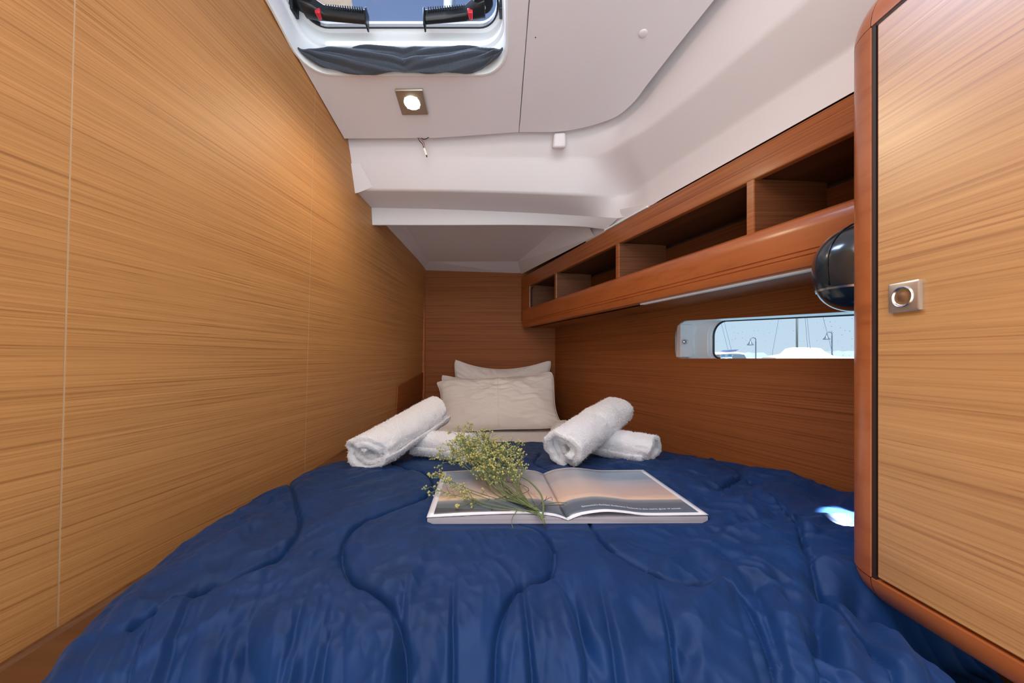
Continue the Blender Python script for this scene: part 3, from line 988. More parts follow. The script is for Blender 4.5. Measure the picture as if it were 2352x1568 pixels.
matt = thing('mattress', 'white sheeted mattress showing between pillows and blue quilt', 'mattress', (-.1, 1.2, -.40))
nu, nv = 90, 120
U, W = np.meshgrid(np.linspace(0, 1, nu), np.linspace(0, 1, nv), indexing='xy')
D = .45 + W * 1.635
XL = np.where(D < 1.4, -.47 + .02 * D, -.44 + .03 * (D - 1.4))
XR = .941 - .34 * D - .01
XR = np.where(D < .56, .47, XR)
X = XL + (XR - XL) * U
Z = -.322 + .004 * fbm(X * 14, D * 14, 40) - .05 * (1 - np.sqrt(np.clip(1 - (np.clip(.04 - np.minimum(X - XL, XR - X), 0, .04) / .04) ** 2, 0, 1)))
top = np.stack([X, D, Z], -1).reshape(-1, 3)
bot = top.copy()
bot[:, 2] = -.398
F1 = grid_faces(nv, nu)
ring_i = list(range(nu)) + [r * nu + nu - 1 for r in range(1, nv)] + [(nv - 1) * nu + c for c in range(nu - 2, -1, -1)] + [r * nu for r in range(nv - 2, 0, -1)]
n0 = len(top)
sideF = [(ring_i[i], ring_i[(i + 1) % len(ring_i)], ring_i[(i + 1) % len(ring_i)] + n0, ring_i[i] + n0) for i in range(len(ring_i))]
np_mesh('sheet', np.concatenate([top, bot]), np.concatenate([F1, F1[:, ::-1] + n0, np.array(sideF)]), M['sheet'], matt)

# ------------------------------------------------------------------ the quilt
def px2(px, py, z=-.268):
    d = z / ((823 - py) / 915.0)
    return ((px - 1176) / 915.0 * d, d)
SEAMS_PX = [
    [(662, 1095), (672, 1126), (682, 1170), (690, 1206), (678, 1246), (636, 1286), (572, 1322), (500, 1347), (440, 1376), (372, 1402), (300, 1440)],
    [(900, 1062), (932, 1080), (976, 1090), (994, 1118), (980, 1146), (940, 1164), (880, 1186), (820, 1218), (792, 1250), (786, 1286), (796, 1322), (816, 1348), (856, 1368), (892, 1394), (912, 1430), (928, 1470), (930, 1514), (926, 1568), (920, 1700)],
    [(1150, 1190), (1196, 1206), (1226, 1215), (1247, 1232), (1267, 1266), (1272, 1283), (1267, 1317), (1250, 1340), (1206, 1357), (1179, 1378), (1158, 1412), (1145, 1449), (1138, 1490), (1135, 1568), (1130, 1700)],
    [(1350, 1190), (1356, 1206), (1366, 1228), (1390, 1259), (1430, 1286), (1478, 1313), (1519, 1334), (1563, 1344), (1631, 1347), (1665, 1357), (1692, 1376), (1717, 1401), (1746, 1445), (1775, 1506), (1797, 1557), (1830, 1680)],
    [(1720, 1110), (1764, 1148), (1800, 1185), (1826, 1213), (1844, 1264), (1862, 1314), (1902, 1376), (1953, 1430), (2007, 1492), (2058, 1550), (2120, 1650)],
    [(1240, 1022), (1227, 1050), (1239, 1066), (1262, 1082), (1300, 1100)],
    [(1130, 1040), (1165, 1050), (1171, 1066), (1160, 1084)],
    [(1640, 1056), (1690, 1080), (1700, 1105), (1650, 1130)],
]
SEAMS = []
for s_ in SEAMS_PX:
    w_ = [np.array(px2(*p)) for p in s_]
    SEAMS.append(np.array(catmull(w_, 5)))
# folds drawn from the photograph's creases: (points, width, height)
FOLDS_PX = [
    ([(1269, 1323), (1301, 1374), (1318, 1422), (1345, 1473), (1383, 1541)], .007, -.010),
    ([(1255, 1330), (1285, 1390), (1305, 1440), (1330, 1500), (1350, 1568)], .012, .006),
    ([(520, 1240), (600, 1175), (650, 1140), (700, 1100)], .012, -.009),
    ([(440, 1330), (520, 1265), (600, 1205), (680, 1150)], .016, .007),
    ([(1560, 1480), (1600, 1430), (1660, 1380), (1700, 1360)], .016, .010),
    ([(1430, 1390), (1470, 1430), (1500, 1480)], .012, -.006),
    ([(1660, 1240), (1720, 1235), (1760, 1250)], .010, .008),
    ([(1600, 1260), (1680, 1225), (1740, 1205), (1800, 1200)], .012, -.008),
    ([(1730, 1120), (1790, 1180), (1850, 1235), (1885, 1250)], .012, .012),
    ([(1870, 1330), (1880, 1400), (1890, 1480), (1885, 1500)], .010, -.018),
    ([(1985, 1330), (1965, 1360), (1990, 1420), (2050, 1500)], .010, -.014),
    ([(1900, 1350), (1925, 1420), (1935, 1500), (1940, 1568)], .016, .010),
    ([(2010, 1400), (2060, 1480), (2110, 1568)], .014, .012),
    ([(2100, 1450), (2150, 1530), (2190, 1600)], .012, .010),
    ([(1560, 1100), (1640, 1150), (1720, 1180)], .02, .008),
    ([(1690, 1380), (1780, 1350), (1830, 1350)], .008, -.006),
    ([(1560, 1560), (1580, 1500), (1600, 1450)], .010, -.012),
    ([(505, 1568), (500, 1500), (515, 1430)], .010, -.010),
    ([(580, 1568), (560, 1490), (545, 1440)], .009, -.010),
    ([(640, 1568), (640, 1480), (655, 1400)], .012, .008),
    ([(700, 1568), (690, 1490), (680, 1420)], .010, -.006),
]
FOLDS = [(np.array(catmull([np.array(px2(*p)) for p in f[0]], 4)), f[1], f[2]) for f in FOLDS_PX]

def poly_dist(X, Y, P, lim):
    out = np.full(X.shape, lim)
    tpar = np.zeros(X.shape)
    n = len(P) - 1
    for i in range(n):
        a, c = P[i], P[i + 1]
        m_ = (X > min(a[0], c[0]) - lim) & (X < max(a[0], c[0]) + lim) & (Y > min(a[1], c[1]) - lim) & (Y < max(a[1], c[1]) + lim)
        if not m_.any():
            continue
        x, y = X[m_], Y[m_]
        dx, dy = c - a
        t = np.clip(((x - a[0]) * dx + (y - a[1]) * dy) / (dx * dx + dy * dy + 1e-12), 0, 1)
        dd = np.hypot(x - a[0] - t * dx, y - a[1] - t * dy)
        cur, tp = out[m_], tpar[m_]
        better = dd < cur
        cur[better] = dd[better]
        tp[better] = ((i + t) / n)[better]
        out[m_] = cur
        tpar[m_] = tp
    return out, tpar

MAG_C, MAG_E, MAG_N = np.array((.0905, .645)), np.array((1.0, .007)), np.array((-.075, .9972))
def mag_local(X, Y):
    det = MAG_E[0] * MAG_N[1] - MAG_E[1] * MAG_N[0]
    x, y = X - MAG_C[0], Y - MAG_C[1]
    return (x * MAG_N[1] - y * MAG_N[0]) / det, (MAG_E[0] * y - MAG_E[1] * x) / det

QL = np.array([(.10, -.42), (.344, -.446), (.505, -.494), (.67, -.522), (.877, -.526), (1.037, -.508), (1.12, -.485), (1.25, -.46), (1.60, -.445)])
def quilt_z(X, Dm):
    """height of the quilt top over the flat berth"""
    z = -.265 - .042 * sstep((Dm - .85) / .55)
    # lofted filling between seam lines
    near = np.full(X.shape, .09)
    for P in SEAMS:
        dd, _ = poly_dist(X, Dm, P, .09)
        near = np.minimum(near, dd)
    z = z + .0075 * (1 - np.exp(-near / .016)) - .008 * np.exp(-(near / .0030) ** 2)
    for P, w_, h_ in FOLDS:
        dd, tp = poly_dist(X, Dm, P, w_ * 3.2)
        z = z + h_ * np.exp(-(dd / w_) ** 2) * np.sin(PI * np.clip(tp, 0, 1)) ** .5
    # soft waves and fine crumples
    wx = X + .05 * (vnoise(X * 6, Dm * 6, 3) - .5)
    wy = Dm + .05 * (vnoise(X * 6 + 9, Dm * 6, 4) - .5)
    z = z + .006 * (fbm(wx * 7, wy * 6, 5) - .5)
    front = sstep((.66 - Dm) / .25)
    ang = X / np.maximum(Dm + .35, .2)
    z = z + front * .0085 * (vnoise(ang * 34 + 2 * vnoise(X * 3, Dm * 3, 8), Dm * 2.4 + 5, 9) - .5)
    low = sstep((.50 - Dm) / .14)
    z = z - low * .010 * np.clip(ridge(ang * 30 + 1.5 * vnoise(X * 4, Dm * 4, 28), Dm * 2.0, 29) - .55, 0, 1) * 2
    z = z + .0030 * (ridge(ang * 46 + 5 * vnoise(X * 7, Dm * 7, 26), Dm * 9, 27) - .5) * sstep((.80 - Dm) / .3) * sstep((vnoise(X * 6, Dm * 6, 46) - .3) / .4)
    right = sstep((X - .08) / .25) * sstep((1.25 - Dm) / .3)
    a, c = wx * .8 + wy * .6, -wx * .6 + wy * .8
    z = z + right * (.013 * (ridge(a * 9, c * 16, 12) - .5) + .008 * (ridge(a * 30, c * 17, 13) - .5) + .004 * (ridge(a * 55 + 3 * vnoise(X * 9, Dm * 9, 47), c * 26, 48) - .5))
    left = sstep((-.12 - X) / .2)
    a2, c2 = wx * .55 + wy * .83, -wx * .83 + wy * .55
    z = z + left * (.006 * (ridge(a2 * 6, c2 * 26, 15) - .5) + .0022 * (vnoise(a2 * 18, c2 * 75, 16) - .5))
    z = z + .0032 * (ridge(wx * 24, wy * 15, 18) - .5) + .0034 * (ridge(wx * 13 + wy * 16 + 2 * vnoise(X * 5, Dm * 5, 66), wy * 22 - wx * 24, 67) - .5) * sstep((vnoise(X * 4, Dm * 4, 68) - .35) / .3) + .0028 * (ridge(wx * 60 + wy * 20, wy * 34 - wx * 12, 38) - .5) * vnoise(X * 5, Dm * 5, 39) + .0010 * (fbm(wx * 110, wy * 80, 19, 3) - .5)
    # flattened where the magazine lies
    u, v = mag_local(X, Dm)
    inside = sstep((.245 - np.abs(u)) / .03) * sstep((v + .05) / .045) * sstep((.285 - v) / .03)
    z = z * (1 - inside) + np.minimum(z, -.2670) * inside
    return z

NS, NC = 640, 700
d_far = 1.45
s_flat = np.linspace(d_far, .42, 470)
th = np.linspace(0, PI / 2, 110)[1:]
RD = .16
s_arc_d, s_arc_z = .42 - RD * np.sin(th), -RD * (1 - np.cos(th))
s_dn = np.linspace(0, .25, 30)[1:]
row_d = np.concatenate([s_flat, s_arc_d, np.full(len(s_dn), s_arc_d[-1])])
row_par = np.concatenate([s_flat, .42 - RD * th, .42 - RD * PI / 2 - s_dn])   # developed length
row_z = np.concatenate([np.zeros(len(s_flat)), s_arc_z, s_arc_z[-1] - s_dn])
NR = len(row_d)
cc_ = np.linspace(0, 1, NC)
QLx = np.interp(row_d, QL[:, 0], QL[:, 1])
xr = .941 - .34 * row_d - .006
QRx = np.where(row_d > .545, xr, np.where(row_d < .50, .54, .54 + (.75 - .54) * (row_d - .50) / .045))
X = QLx[:, None] + (QRx - QLx)[:, None] * cc_[None, :]
DP = np.repeat(row_par[:, None], NC, 1)
DD = np.repeat(row_d[:, None], NC, 1)
zz = quilt_z(X, DP)
base = -.265 - .042 * sstep((DP - .85) / .55)
rel = zz - base
# along the drop the relief turns with the surface
thr = np.concatenate([np.zeros(len(s_flat)), th, np.full(len(s_dn), PI / 2)])[:, None]
Z = base + row_z[:, None] + rel * np.cos(thr)
Y = DD - rel * np.sin(thr) * 1.4
# rounded left side, tucked foot, far hem, sunk right side under the locker
e = X - QLx[:, None]
lr = .075
Z -= lr * (1 - np.sqrt(np.clip(1 - (np.clip(lr - e, 0, lr) / lr) ** 2, 0, 1)))
hem = 1.448 + .014 * (vnoise(X * 9, X * 0 + 3, 21) - .5) + .008 * (vnoise(X * 31, X * 0 + 5, 22) - .5)
Y = np.where(DP > 1.3, Y + (hem - d_far) * sstep((DP - 1.3) / .15), Y)
fe = np.clip((1.45 - DP) / .022, 0, 1)
Z -= .020 * (1 - np.sqrt(np.clip(1 - (1 - fe) ** 2, 0, 1)))
Z -= .10 * sstep((X - .33) / .17) * sstep((.50 - DD) / .06)
Z -= .022 * sstep((X - (.941 - .34 * DD - .035)) / .03) * (DD > .54)
V = np.stack([X, Y, Z], -1).reshape(-1, 3)
quilt = np_mesh('quilt', V, grid_faces(NR, NC), M['quilt'])
tag(quilt, 'navy blue satin quilt with curving stitched seams spread over the berth', 'quilt')
# stitched seams as fine raised thread, one part per seam
zi = lambda x, y: float(quilt_z(np.array([[x]]), np.array([[y]]))[0, 0])
for P in SEAMS:
    keep = [p for p in P if p[1] > .43 and p[1] < 1.42 and p[0] > np.interp(p[1], QL[:, 0], QL[:, 1]) + .072 and p[0] < (.30 if p[1] < .5 else .941 - .34 * p[1] - .05)]
    if len(keep) < 4:
        continue
    xs_ = np.array([[p[0] for p in keep]])
    ys_ = np.array([[p[1] for p in keep]])
    zz_ = quilt_z(xs_, ys_)[0]
    pts = [(p[0], p[1], z_ + .0004) for p, z_ in zip(keep, zz_)]
    MB().tube(pts, .0011, 5).build('stitched_seam', M['thread'], quilt, smooth=True)

def quilt_h(x, y):
    return zi(x, y)

# ------------------------------------------------------------------ pillows
def pillow(name, label, c_bot, c_top, width, thick, seed, ears, mat, seam=False, sag=0.0, roll=0.0):
    cb, ct = Vector(c_bot), Vector(c_top)
    upv = (ct - cb)
    h = upv.length
    upv.normalize()
    right = Vector((math.cos(roll), 0, math.sin(roll)))
    right = (right - upv * right.dot(upv)).normalized()
    nrm = right.cross(upv)          # towards the camera when right=+X, up=+Z: (x cross z) = -y
    n = 84
    root = thing(name, label, 'pillow', tuple(cb), 'pillows stacked at the head of the berth')
    g = np.linspace(-1, 1, n)
    U, Vv = np.meshgrid(g, g, indexing='xy')
    pinch = .055
    xx = U * width / 2 * (1 - pinch * (1 - Vv ** 2) ** 1.0)
    yy = Vv * h / 2 * (1 - .10 * (1 - U ** 2))
    # rounded corners, then soft ears
    xx = xx * (1 - .035 * np.abs(Vv) ** 14)
    yy = yy * (1 - .05 * np.abs(U) ** 14)
    for (su, sv, ex, ey) in ears:
        k = np.clip(U * su, 0, 1) ** 4 * np.clip(Vv * sv, 0, 1) ** 3
        xx = xx + ex * k
        yy = yy + ey * k
    yy = yy - sag * np.clip(Vv, 0, 1) ** 2 * np.exp(-(U / .55) ** 2)
    prof = np.clip(1 - np.abs(U) ** 2.6, 0, 1) ** .62 * np.clip(1 - np.abs(Vv) ** 2.4, 0, 1) ** .62
    bott = 1 + .25 * np.clip(-Vv, 0, 1)
    edge = 1 - prof
    wr = (fbm(U * 3 + seed, Vv * 3, 50 + seed) - .5) * .030 * prof + .008 * (ridge(U * 3.5 + Vv * 1.5 + seed, Vv * 5 - U * 2, 54 + seed) - .5) * prof ** .5
    rad = np.arctan2(Vv, U)
    wr = wr + .013 * (ridge(rad * 9 + seed, np.hypot(U, Vv) * 2.0, 60 + seed) - .5) * np.clip(edge * 1.4, 0, 1) * np.clip(prof * 3, 0, 1)
    w_f = thick / 2 * prof * bott + wr
    w_b = -(thick / 2 * prof * bott) * .9
    if seam:
        w_f = w_f + .0022 * np.exp(-((U - .02 * Vv) / .010) ** 2) * prof ** .3 - .0025 * np.exp(-((U + .03 - .02 * Vv) / .02) ** 2) * prof ** .3
        w_f = w_f - .0022 * np.exp(-((Vv - .42 + .05 * U * U) / .012) ** 2) * prof ** .3
    for side, w_ in ((1, w_f), (-1, w_b)):
        pass
    def pts(w_):
        P = np.array(cb)[None, None, :] + (yy + h / 2)[..., None] * np.array(upv) + xx[..., None] * np.array(right) + w_[..., None] * np.array(nrm)
        P[..., 0] += 0
        return P.reshape(-1, 3)
    VF = pts(w_f)
    VB = pts(w_b)
    F1 = grid_faces(n, n)
    ri = list(range(n)) + [r * n + n - 1 for r in range(1, n)] + [(n - 1) * n + c for c in range(n - 2, -1, -1)] + [r * n for r in range(n - 2, 0, -1)]
    sf = np.array([(ri[i], ri[(i + 1) % len(ri)], ri[(i + 1) % len(ri)] + n * n, ri[i] + n * n) for i in range(len(ri))])
    np_mesh('pillowcase', np.concatenate([VF, VB]), np.concatenate([F1[:, ::-1], F1 + n * n, sf]), mat, root)
    # welt seam round the edge
    loop = [VF[i] for i in ri] + [VF[ri[0]]]
    MB().tube([Vector(p) for p in loop[::3]], .0016, 5).build('edge_seam', mat, root, smooth=True)
    if seam:
        col = n // 2
        MB().tube([Vector(VF[r * n + col]) + nrm * .0005 for r in range(2, n - 2, 2)], .0017, 5).build('centre_seam', mat, root, smooth=True)
    return root
pillow('pillow', 'rearmost cream pillow of the stack, leaning on the back wall with both corners up', (-.052, 2.00, -.315), (-.052, 2.035, -.030), .49, .12, 1,
       [(-1, 1, .0, .030), (1, 1, .012, .026)], M['pillow'], sag=.012)
pillow('pillow', 'middle cream pillow, its corner showing left between front and rear pillows', (-.075, 1.86, -.315), (-.090, 1.945, -.085), .50, .11, 2,
       [(-1, 1, -.008, .024), (1, 1, .0, -.03)], M['pillow'], roll=0.0)
pillow('pillow', 'front cream pillow with stitched centre seam, standing before the other two', (-.058, 1.715, -.318), (-.068, 1.835, -.082), .535, .13, 3,
       [(-1, 1, -.016, -.012), (1, 1, -.010, .018), (1, -1, .016, .012), (-1, -1, .002, .0)], M['pillow'], seam=True, roll=.03)
# bunched corner of the sheet beside the pillow
nth, nph = 28, 40
th_, ph_ = np.meshgrid(np.linspace(0.02, PI - .02, nth), np.linspace(0, 2 * PI, nph, endpoint=False), indexing='ij')
rr_ = 1 + .22 * (vnoise(ph_ * 2.2, th_ * 3, 71) - .5) + .12 * (vnoise(ph_ * 5, th_ * 6, 72) - .5)
V = np.stack([.212 + .060 * rr_ * np.sin(th_) * np.cos(ph_), 1.62 + .06 * rr_ * np.sin(th_) * np.sin(ph_), -.300 + .045 * rr_ * np.cos(th_)], -1).reshape(-1, 3)
np_mesh('sheet_bunch', V, grid_faces(nth, nph, True), M['sheet'], matt)

# ------------------------------------------------------------------ rolled towels
def towel(label, A, B, r, seed, squash=.86, spin=0.0, waist=0.0, open_end=1.0, turns=2.6, sgn=1):
    A, B = Vector(A), Vector(B)
    ax = (B - A)
    L = ax.length
    ax.normalize()
    side = ax.cross(Vector((0, 0, 1))).normalized()
    up = side.cross(ax)
    root = thing('rolled_towel', label, 'towel', tuple((A + B) / 2 - Vector((0, 0, r))), 'rolled towels on the quilt')
    t = r / (turns + .55)
    ns = 150
    a = np.linspace(0, 2 * PI * turns, ns)
    rc = t * .55 + (r - t * .5 - t * .55) * (a / a[-1])
    half = t * .44 * np.ones(ns)
    half[-12:] *= np.sqrt(np.clip(1 - np.linspace(0, 1, 12) ** 2, .02, 1))
    half[:8] *= np.sqrt(np.clip(1 - np.linspace(1, 0, 8) ** 2, .02, 1))
    wob = 1 + .05 * np.sin(a * 1.0 + seed) + .03 * np.sin(a * 2.7 + seed * 2)
    ro, ri_ = (rc + half), (rc - half)
    ang = a * sgn + spin
    loop_r = np.concatenate([ro, ri_[::-1]])
    loop_a = np.concatenate([ang, ang[::-1]])
    loop_w = np.concatenate([wob, wob[::-1]])
    loop_arc = np.concatenate([a, a[::-1]])
    mcount = len(loop_r)
    NL = 54
    # stations along the roll; soft rounded ends
    s = np.concatenate([[0, .004, .012], np.linspace(.025, .975, NL - 6), [.988, .996, 1.0]])
    inset = np.interp(s, [0, .004, .012, .025, .975, .988, .996, 1.0], [.55, .82, .95, 1, 1, .95, .82, .55])
    V = np.zeros((NL, mcount, 3))
    cen = np.concatenate([rc, rc[::-1]])
    for i in range(NL):
        rad = cen + (loop_r - cen) * inset[i]
        rad = rad * loop_w
        rad = rad * (1 - waist * math.exp(-((s[i] - .5) / .035) ** 2) + .02 * math.sin(s[i] * 7 + seed))
        x = rad * np.cos(loop_a)
        y = rad * np.sin(loop_a) * squash
        y = np.where(y < -r * squash * .84, -r * squash * .84 + (y + r * squash * .84) * .25, y)
        # layers slip in and out at the ends
        slip = (.010 * np.sin(loop_arc * .9 + seed) + .012 * (vnoise(loop_arc * 1.1, loop_arc * 0 + seed, 80 + seed) - .5) - .016 * open_end * (1 - loop_arc / a[-1])) * r / .05
        endw = sstep((abs(s[i] - .5) - .25) / .25)
        along_ = s[i] * L + (slip * (1 if s[i] > .5 else -1)) * endw
        lump = 1 + .10 * (vnoise(loop_a * 1.3 + seed, np.full(mcount, s[i] * 5.0), 90 + seed) - .5) + .05 * (vnoise(loop_a * 4 + seed, np.full(mcount, s[i] * 14.0), 95 + seed) - .5)
        # rumpled hem folds near the open ends
        hemf = 1 + .16 * (vnoise(loop_a * 3.2 + seed, np.full(mcount, 2.0), 97 + seed) - .5) * endw
        x, y = x * lump * hemf, y * lump * hemf
        V[i] = np.array(A)[None] + along_[:, None] * np.array(ax) + x[:, None] * np.array(side) + y[:, None] * np.array(up)
    V = V + (rng.random(V.shape) - .5) * .0016
    F = grid_faces(NL, mcount, True)
    caps = []
    for base_, flip in ((0, False), ((NL - 1) * mcount, True)):
        for k in range(ns - 1):
            f = (base_ + k, base_ + k + 1, base_ + mcount - 2 - k, base_ + mcount - 1 - k)
            caps.append(f[::-1] if flip else f)
    F = np.concatenate([F, np.array(caps)])
    body = np_mesh('towel_roll', V.reshape(-1, 3), F, M['terry'], root)
    me = body.data
    bm = bmesh.new()
    bm.from_mesh(me)
    bmesh.ops.recalc_face_normals(bm, faces=bm.faces)
    bm.to_mesh(me)
    bm.free()
    # terry pile: tiny loops standing on the cloth
    me.calc_loop_triangles()
    nF = len(me.polygons)
    cenP = np.zeros(nF * 3)
    me.polygons.foreach_get('center', cenP)
    nrmP = np.zeros(nF * 3)
    me.polygons.foreach_get('normal', nrmP)
    arP = np.zeros(nF)
    me.polygons.foreach_get('area', arP)
    cenP, nrmP = cenP.reshape(-1, 3), nrmP.reshape(-1, 3)
    rg = np.random.default_rng(seed + 300)
    N = 26000
    idx = rg.choice(nF, N, p=arP / arP.sum())
    P = cenP[idx] + (rg.random((N, 3)) - .5) * .0045
    Nn = nrmP[idx]
    P = P - Nn * np.sum((P - cenP[idx]) * Nn, 1)[:, None] - Nn * .0004
    tang = np.cross(Nn, rg.normal(size=(N, 3)))
    tang /= np.linalg.norm(tang, axis=1)[:, None] + 1e-9
    dirn = Nn + rg.normal(size=(N, 3)) * .45
    ln = (.0016 + .0016 * rg.random(N))[:, None]
    wd = .00055
    tri = np.stack([P - tang * wd, P + tang * wd, P + dirn * ln], 1).reshape(-1, 3)
    o = np_mesh('terry_pile', tri + np.array(ORIGIN[root.name]), np.arange(N * 3).reshape(-1, 3), M['pile'], root, smooth=False)
    o['kind'] = 'stuff'
    return root
towel('small rolled white towel lying under the long one, behind the yellow flowers', (-.262, 1.120, -.233), (-.104, 1.035, -.231), .052, 2, spin=2.4, turns=2.6, squash=.8, open_end=.3)
towel('long rolled white towel at the left, propped across the smaller roll', (-.340, .930, -.222), (-.225, 1.215, -.158), .062, 1, spin=1.0, open_end=.45, turns=2.8, squash=.82)
towel('short rolled white towel at far right, its coiled end towards the wall', (.240, 1.180, -.237), (.368, 1.035, -.236), .056, 4, spin=2.2, turns=2.6, open_end=.45, squash=.8)
towel('thick rolled white towel with a creased waist, propped on the right-hand roll', (.122, .965, -.220), (.312, 1.215, -.163), .067, 3, spin=.9, waist=.09, turns=2.6, open_end=.55, squash=.85)

# ------------------------------------------------------------------ magazine
mag = thing('open_magazine', 'open magazine showing a sunset spread with a printed caption', 'magazine', (float(MAG_C[0]), float(MAG_C[1]), -.268))
PWD, PHT = .2285, .262
hr = [(0, -.2625), (.05, -.2575), (.12, -.2525), (.27, -.2485), (.42, -.2510), (.55, -.2545), (.8, -.2545), (1, -.2540)]
hl = [(0, -.2625), (.05, -.2580), (.12, -.2545), (.3, -.2510), (.6, -.2525), (1, -.2570)]
br = [(0, -.2635), (.05, -.2595), (.12, -.2575), (.27, -.2570), (.55, -.2570), (1, -.2560)]
bl = [(0, -.2635), (.05, -.2595), (.12, -.2560), (.3, -.2525), (.6, -.2540), (1, -.2585)]
def smooth_interp(a, tab):
    p = catmull([(x, y) for x, y in tab], 10)
    return np.interp(a, [q_[0] for q_ in p], [q_[1] for q_ in p])
def mag_pt(sgn, a, v, z):
    u = sgn * a * PWD
    p = MAG_C + MAG_E * u + MAG_N * (v * PHT)
    return (p[0], p[1], z)
def page_mat(name):
    m_ = principled(name, (.8, .8, .8), .32, coat=.2)
    bs = m_.node_tree.nodes['Principled BSDF']
    uvn = nd(m_, 'ShaderNodeUVMap')
    sp_ = nd(m_, 'ShaderNodeSeparateXYZ')
    lk(m_, uvn.outputs[0], sp_.inputs[0])
    mp = nd(m_, 'ShaderNodeMapping')
    mp.inputs['Scale'].default_value = (2.2, 9.0, 1)
    mp.inputs['Rotation'].default_value = (0, 0, .12)
    lk(m_, uvn.outputs[0], mp.inputs['Vector'])
    nz = nd(m_, 'ShaderNodeTexNoise')
    nz.inputs['Scale'].default_value = 2.0
    nz.inputs['Detail'].default_value = 5
    lk(m_, mp.outputs[0], nz.inputs['Vector'])
    def math_(op, a, b_):
        x = nd(m_, 'ShaderNodeMath')
        x.operation = op
        for i_, val in enumerate((a, b_)):
            if hasattr(val, 'links'):
                lk(m_, val, x.inputs[i_])
            else:
                x.inputs[i_].default_value = val
        return x.outputs[0]
    U_, V_ = sp_.outputs['X'], sp_.outputs['Y']
    vv = math_('ADD', V_, math_('MULTIPLY', math_('SUBTRACT', nz.outputs['Fac'], .5), .20))
    sky = ramp(m_, vv, [(.30, (.85, .60, .42)), (.36, (.64, .45, .36)), (.50, (.54, .42, .38)), (.64, (.44, .42, .44)), (.76, (.23, .31, .39)), (.96, (.24, .34, .43))])
    # warm glow of the printed sunset near the gutter
    g = math_('SUBTRACT', U_, .53)
    g = math_('MULTIPLY', g, g)
    g = math_('MULTIPLY', g, -38.0)
    g = math_('EXPONENT', g, 0)
    sky = mix(m_, sky, (.70, .50, .36), math_('MULTIPLY', g, .42))
    sea = ramp(m_, V_, [(.03, (.105, .135, .165)), (.20, (.135, .160, .190)), (.262, (.30, .30, .31)), (.285, (.80, .64, .48))])
    img = mix(m_, sea, sky, math_('GREATER_THAN', V_, .288))
    # dark headland, lower left
    hd = math_('ADD', math_('MULTIPLY', U_, -.42), .165)
    hd = math_('ADD', hd, math_('MULTIPLY', math_('SUBTRACT', nz.outputs['Fac'], .5), .07))
    img = mix(m_, img, (.085, .088, .095), math_('MULTIPLY', math_('LESS_THAN', V_, hd), math_('LESS_THAN', U_, .34)))
    bx = math_('GREATER_THAN', U_, .022)
    bx = math_('MULTIPLY', bx, math_('LESS_THAN', U_, .978))
    bx = math_('MULTIPLY', bx, math_('GREATER_THAN', V_, .040))
    bx = math_('MULTIPLY', bx, math_('LESS_THAN', V_, .968))
    img = mix(m_, (.82, .82, .84), img, bx)
    lk(m_, img, bs.inputs['Base Color'])
    return m_
M['spread'] = page_mat('printed_sunset_spread')
M['paper'] = principled('page_edges', (.60, .55, .60), .7)
pm = M['paper']
pn = mapped_noise(pm, (3, 3, 1600), 1)
lk(pm, ramp(pm, pn, [(.35, (.36, .33, .38)), (.65, (.70, .66, .70))]), pm.node_tree.nodes['Principled BSDF'].inputs['Base Color'])
na, nv_ = 40, 12
for sgn, top_t, blk_t in ((-1, hl, bl), (1, hr, br)):
    aa = np.linspace(0, 1, na)
    zt_ = smooth_interp(aa, blk_t)
    # page block
    b = MB()
    loops = []
    for v in (0.0, 1.0):
        front = [mag_pt(sgn, a * .995, v, z) for a, z in zip(aa, zt_)]
        under = [mag_pt(sgn, a * .995, v, -.2658) for a in aa[::-1]]
        loops.append(front + under)
    b.loft(loops)
    b.build('page_block', M['paper'], mag, smooth=True, autosmooth=40)
    # printed top page
    zt2 = smooth_interp(aa, top_t)
    b = MB()
    vs_, uv = [], []
    for j in range(nv_):
        v = j / (nv_ - 1)
        for a, z in zip(aa, zt2):
            vs_.append(mag_pt(sgn, a, v, z + .0006))
            uv.append((.5 + sgn * a * .5, v))
    b.add(vs_, [tuple(f) for f in grid_faces(nv_, na)])
    o = b.build('page', M['spread'], mag, smooth=True, uv=uv)
    o.modifiers.new('s', 'SOLIDIFY').thickness = .0005
b = MB()
b.loft([[mag_pt(-1, 1.0, v, -.2660), mag_pt(1, 1.0, v, -.2660), mag_pt(1, 1.0, v, -.2668), mag_pt(-1, 1.0, v, -.2668)] for v in (-.002, 1.002)])
b.build('cover', principled('magazine_cover', (.70, .69, .72), .35), mag)
# caption
cu = bpy.data.curves.new('caption', 'FONT')
cu.body = "Santorini's Golden Embrace: Bathed in the warm glow of sunset."
cu.size = 1.0
cu.offset = .012
cu.resolution_u = 2
to = bpy.data.objects.new('caption_text', cu)
COL.objects.link(to)
bpy.context.view_layer.update()
tm = bpy.data.meshes.new_from_object(to.evaluated_get(bpy.context.evaluated_depsgraph_get()))
bpy.data.objects.remove(to)
bm = bmesh.new()
bm.from_mesh(tm)
bmesh.ops.triangulate(bm, faces=bm.faces)
bm.to_mesh(tm)
bm.free()
co = np.zeros(len(tm.vertices) * 3)
tm.vertices.foreach_get('co', co)
co = co.reshape(-1, 3)
wtx = co[:, 0].max() - co[:, 0].min()
aT = .13 + (co[:, 0] - co[:, 0].min()) / wtx * .735
vT = .098 + co[:, 1] / wtx * .735 * (PWD / PHT) * 1.35 + .010 * np.cos(aT * 5)
zT = smooth_interp(aT, hr) + .0011
P = np.array([mag_pt(1, a, v, z) for a, v, z in zip(aT, vT, zT)]) - np.array(ORIGIN[mag.name])
tm.vertices.foreach_set('co', P.astype(np.float32).ravel())
tm.update()
tm.name = 'caption'
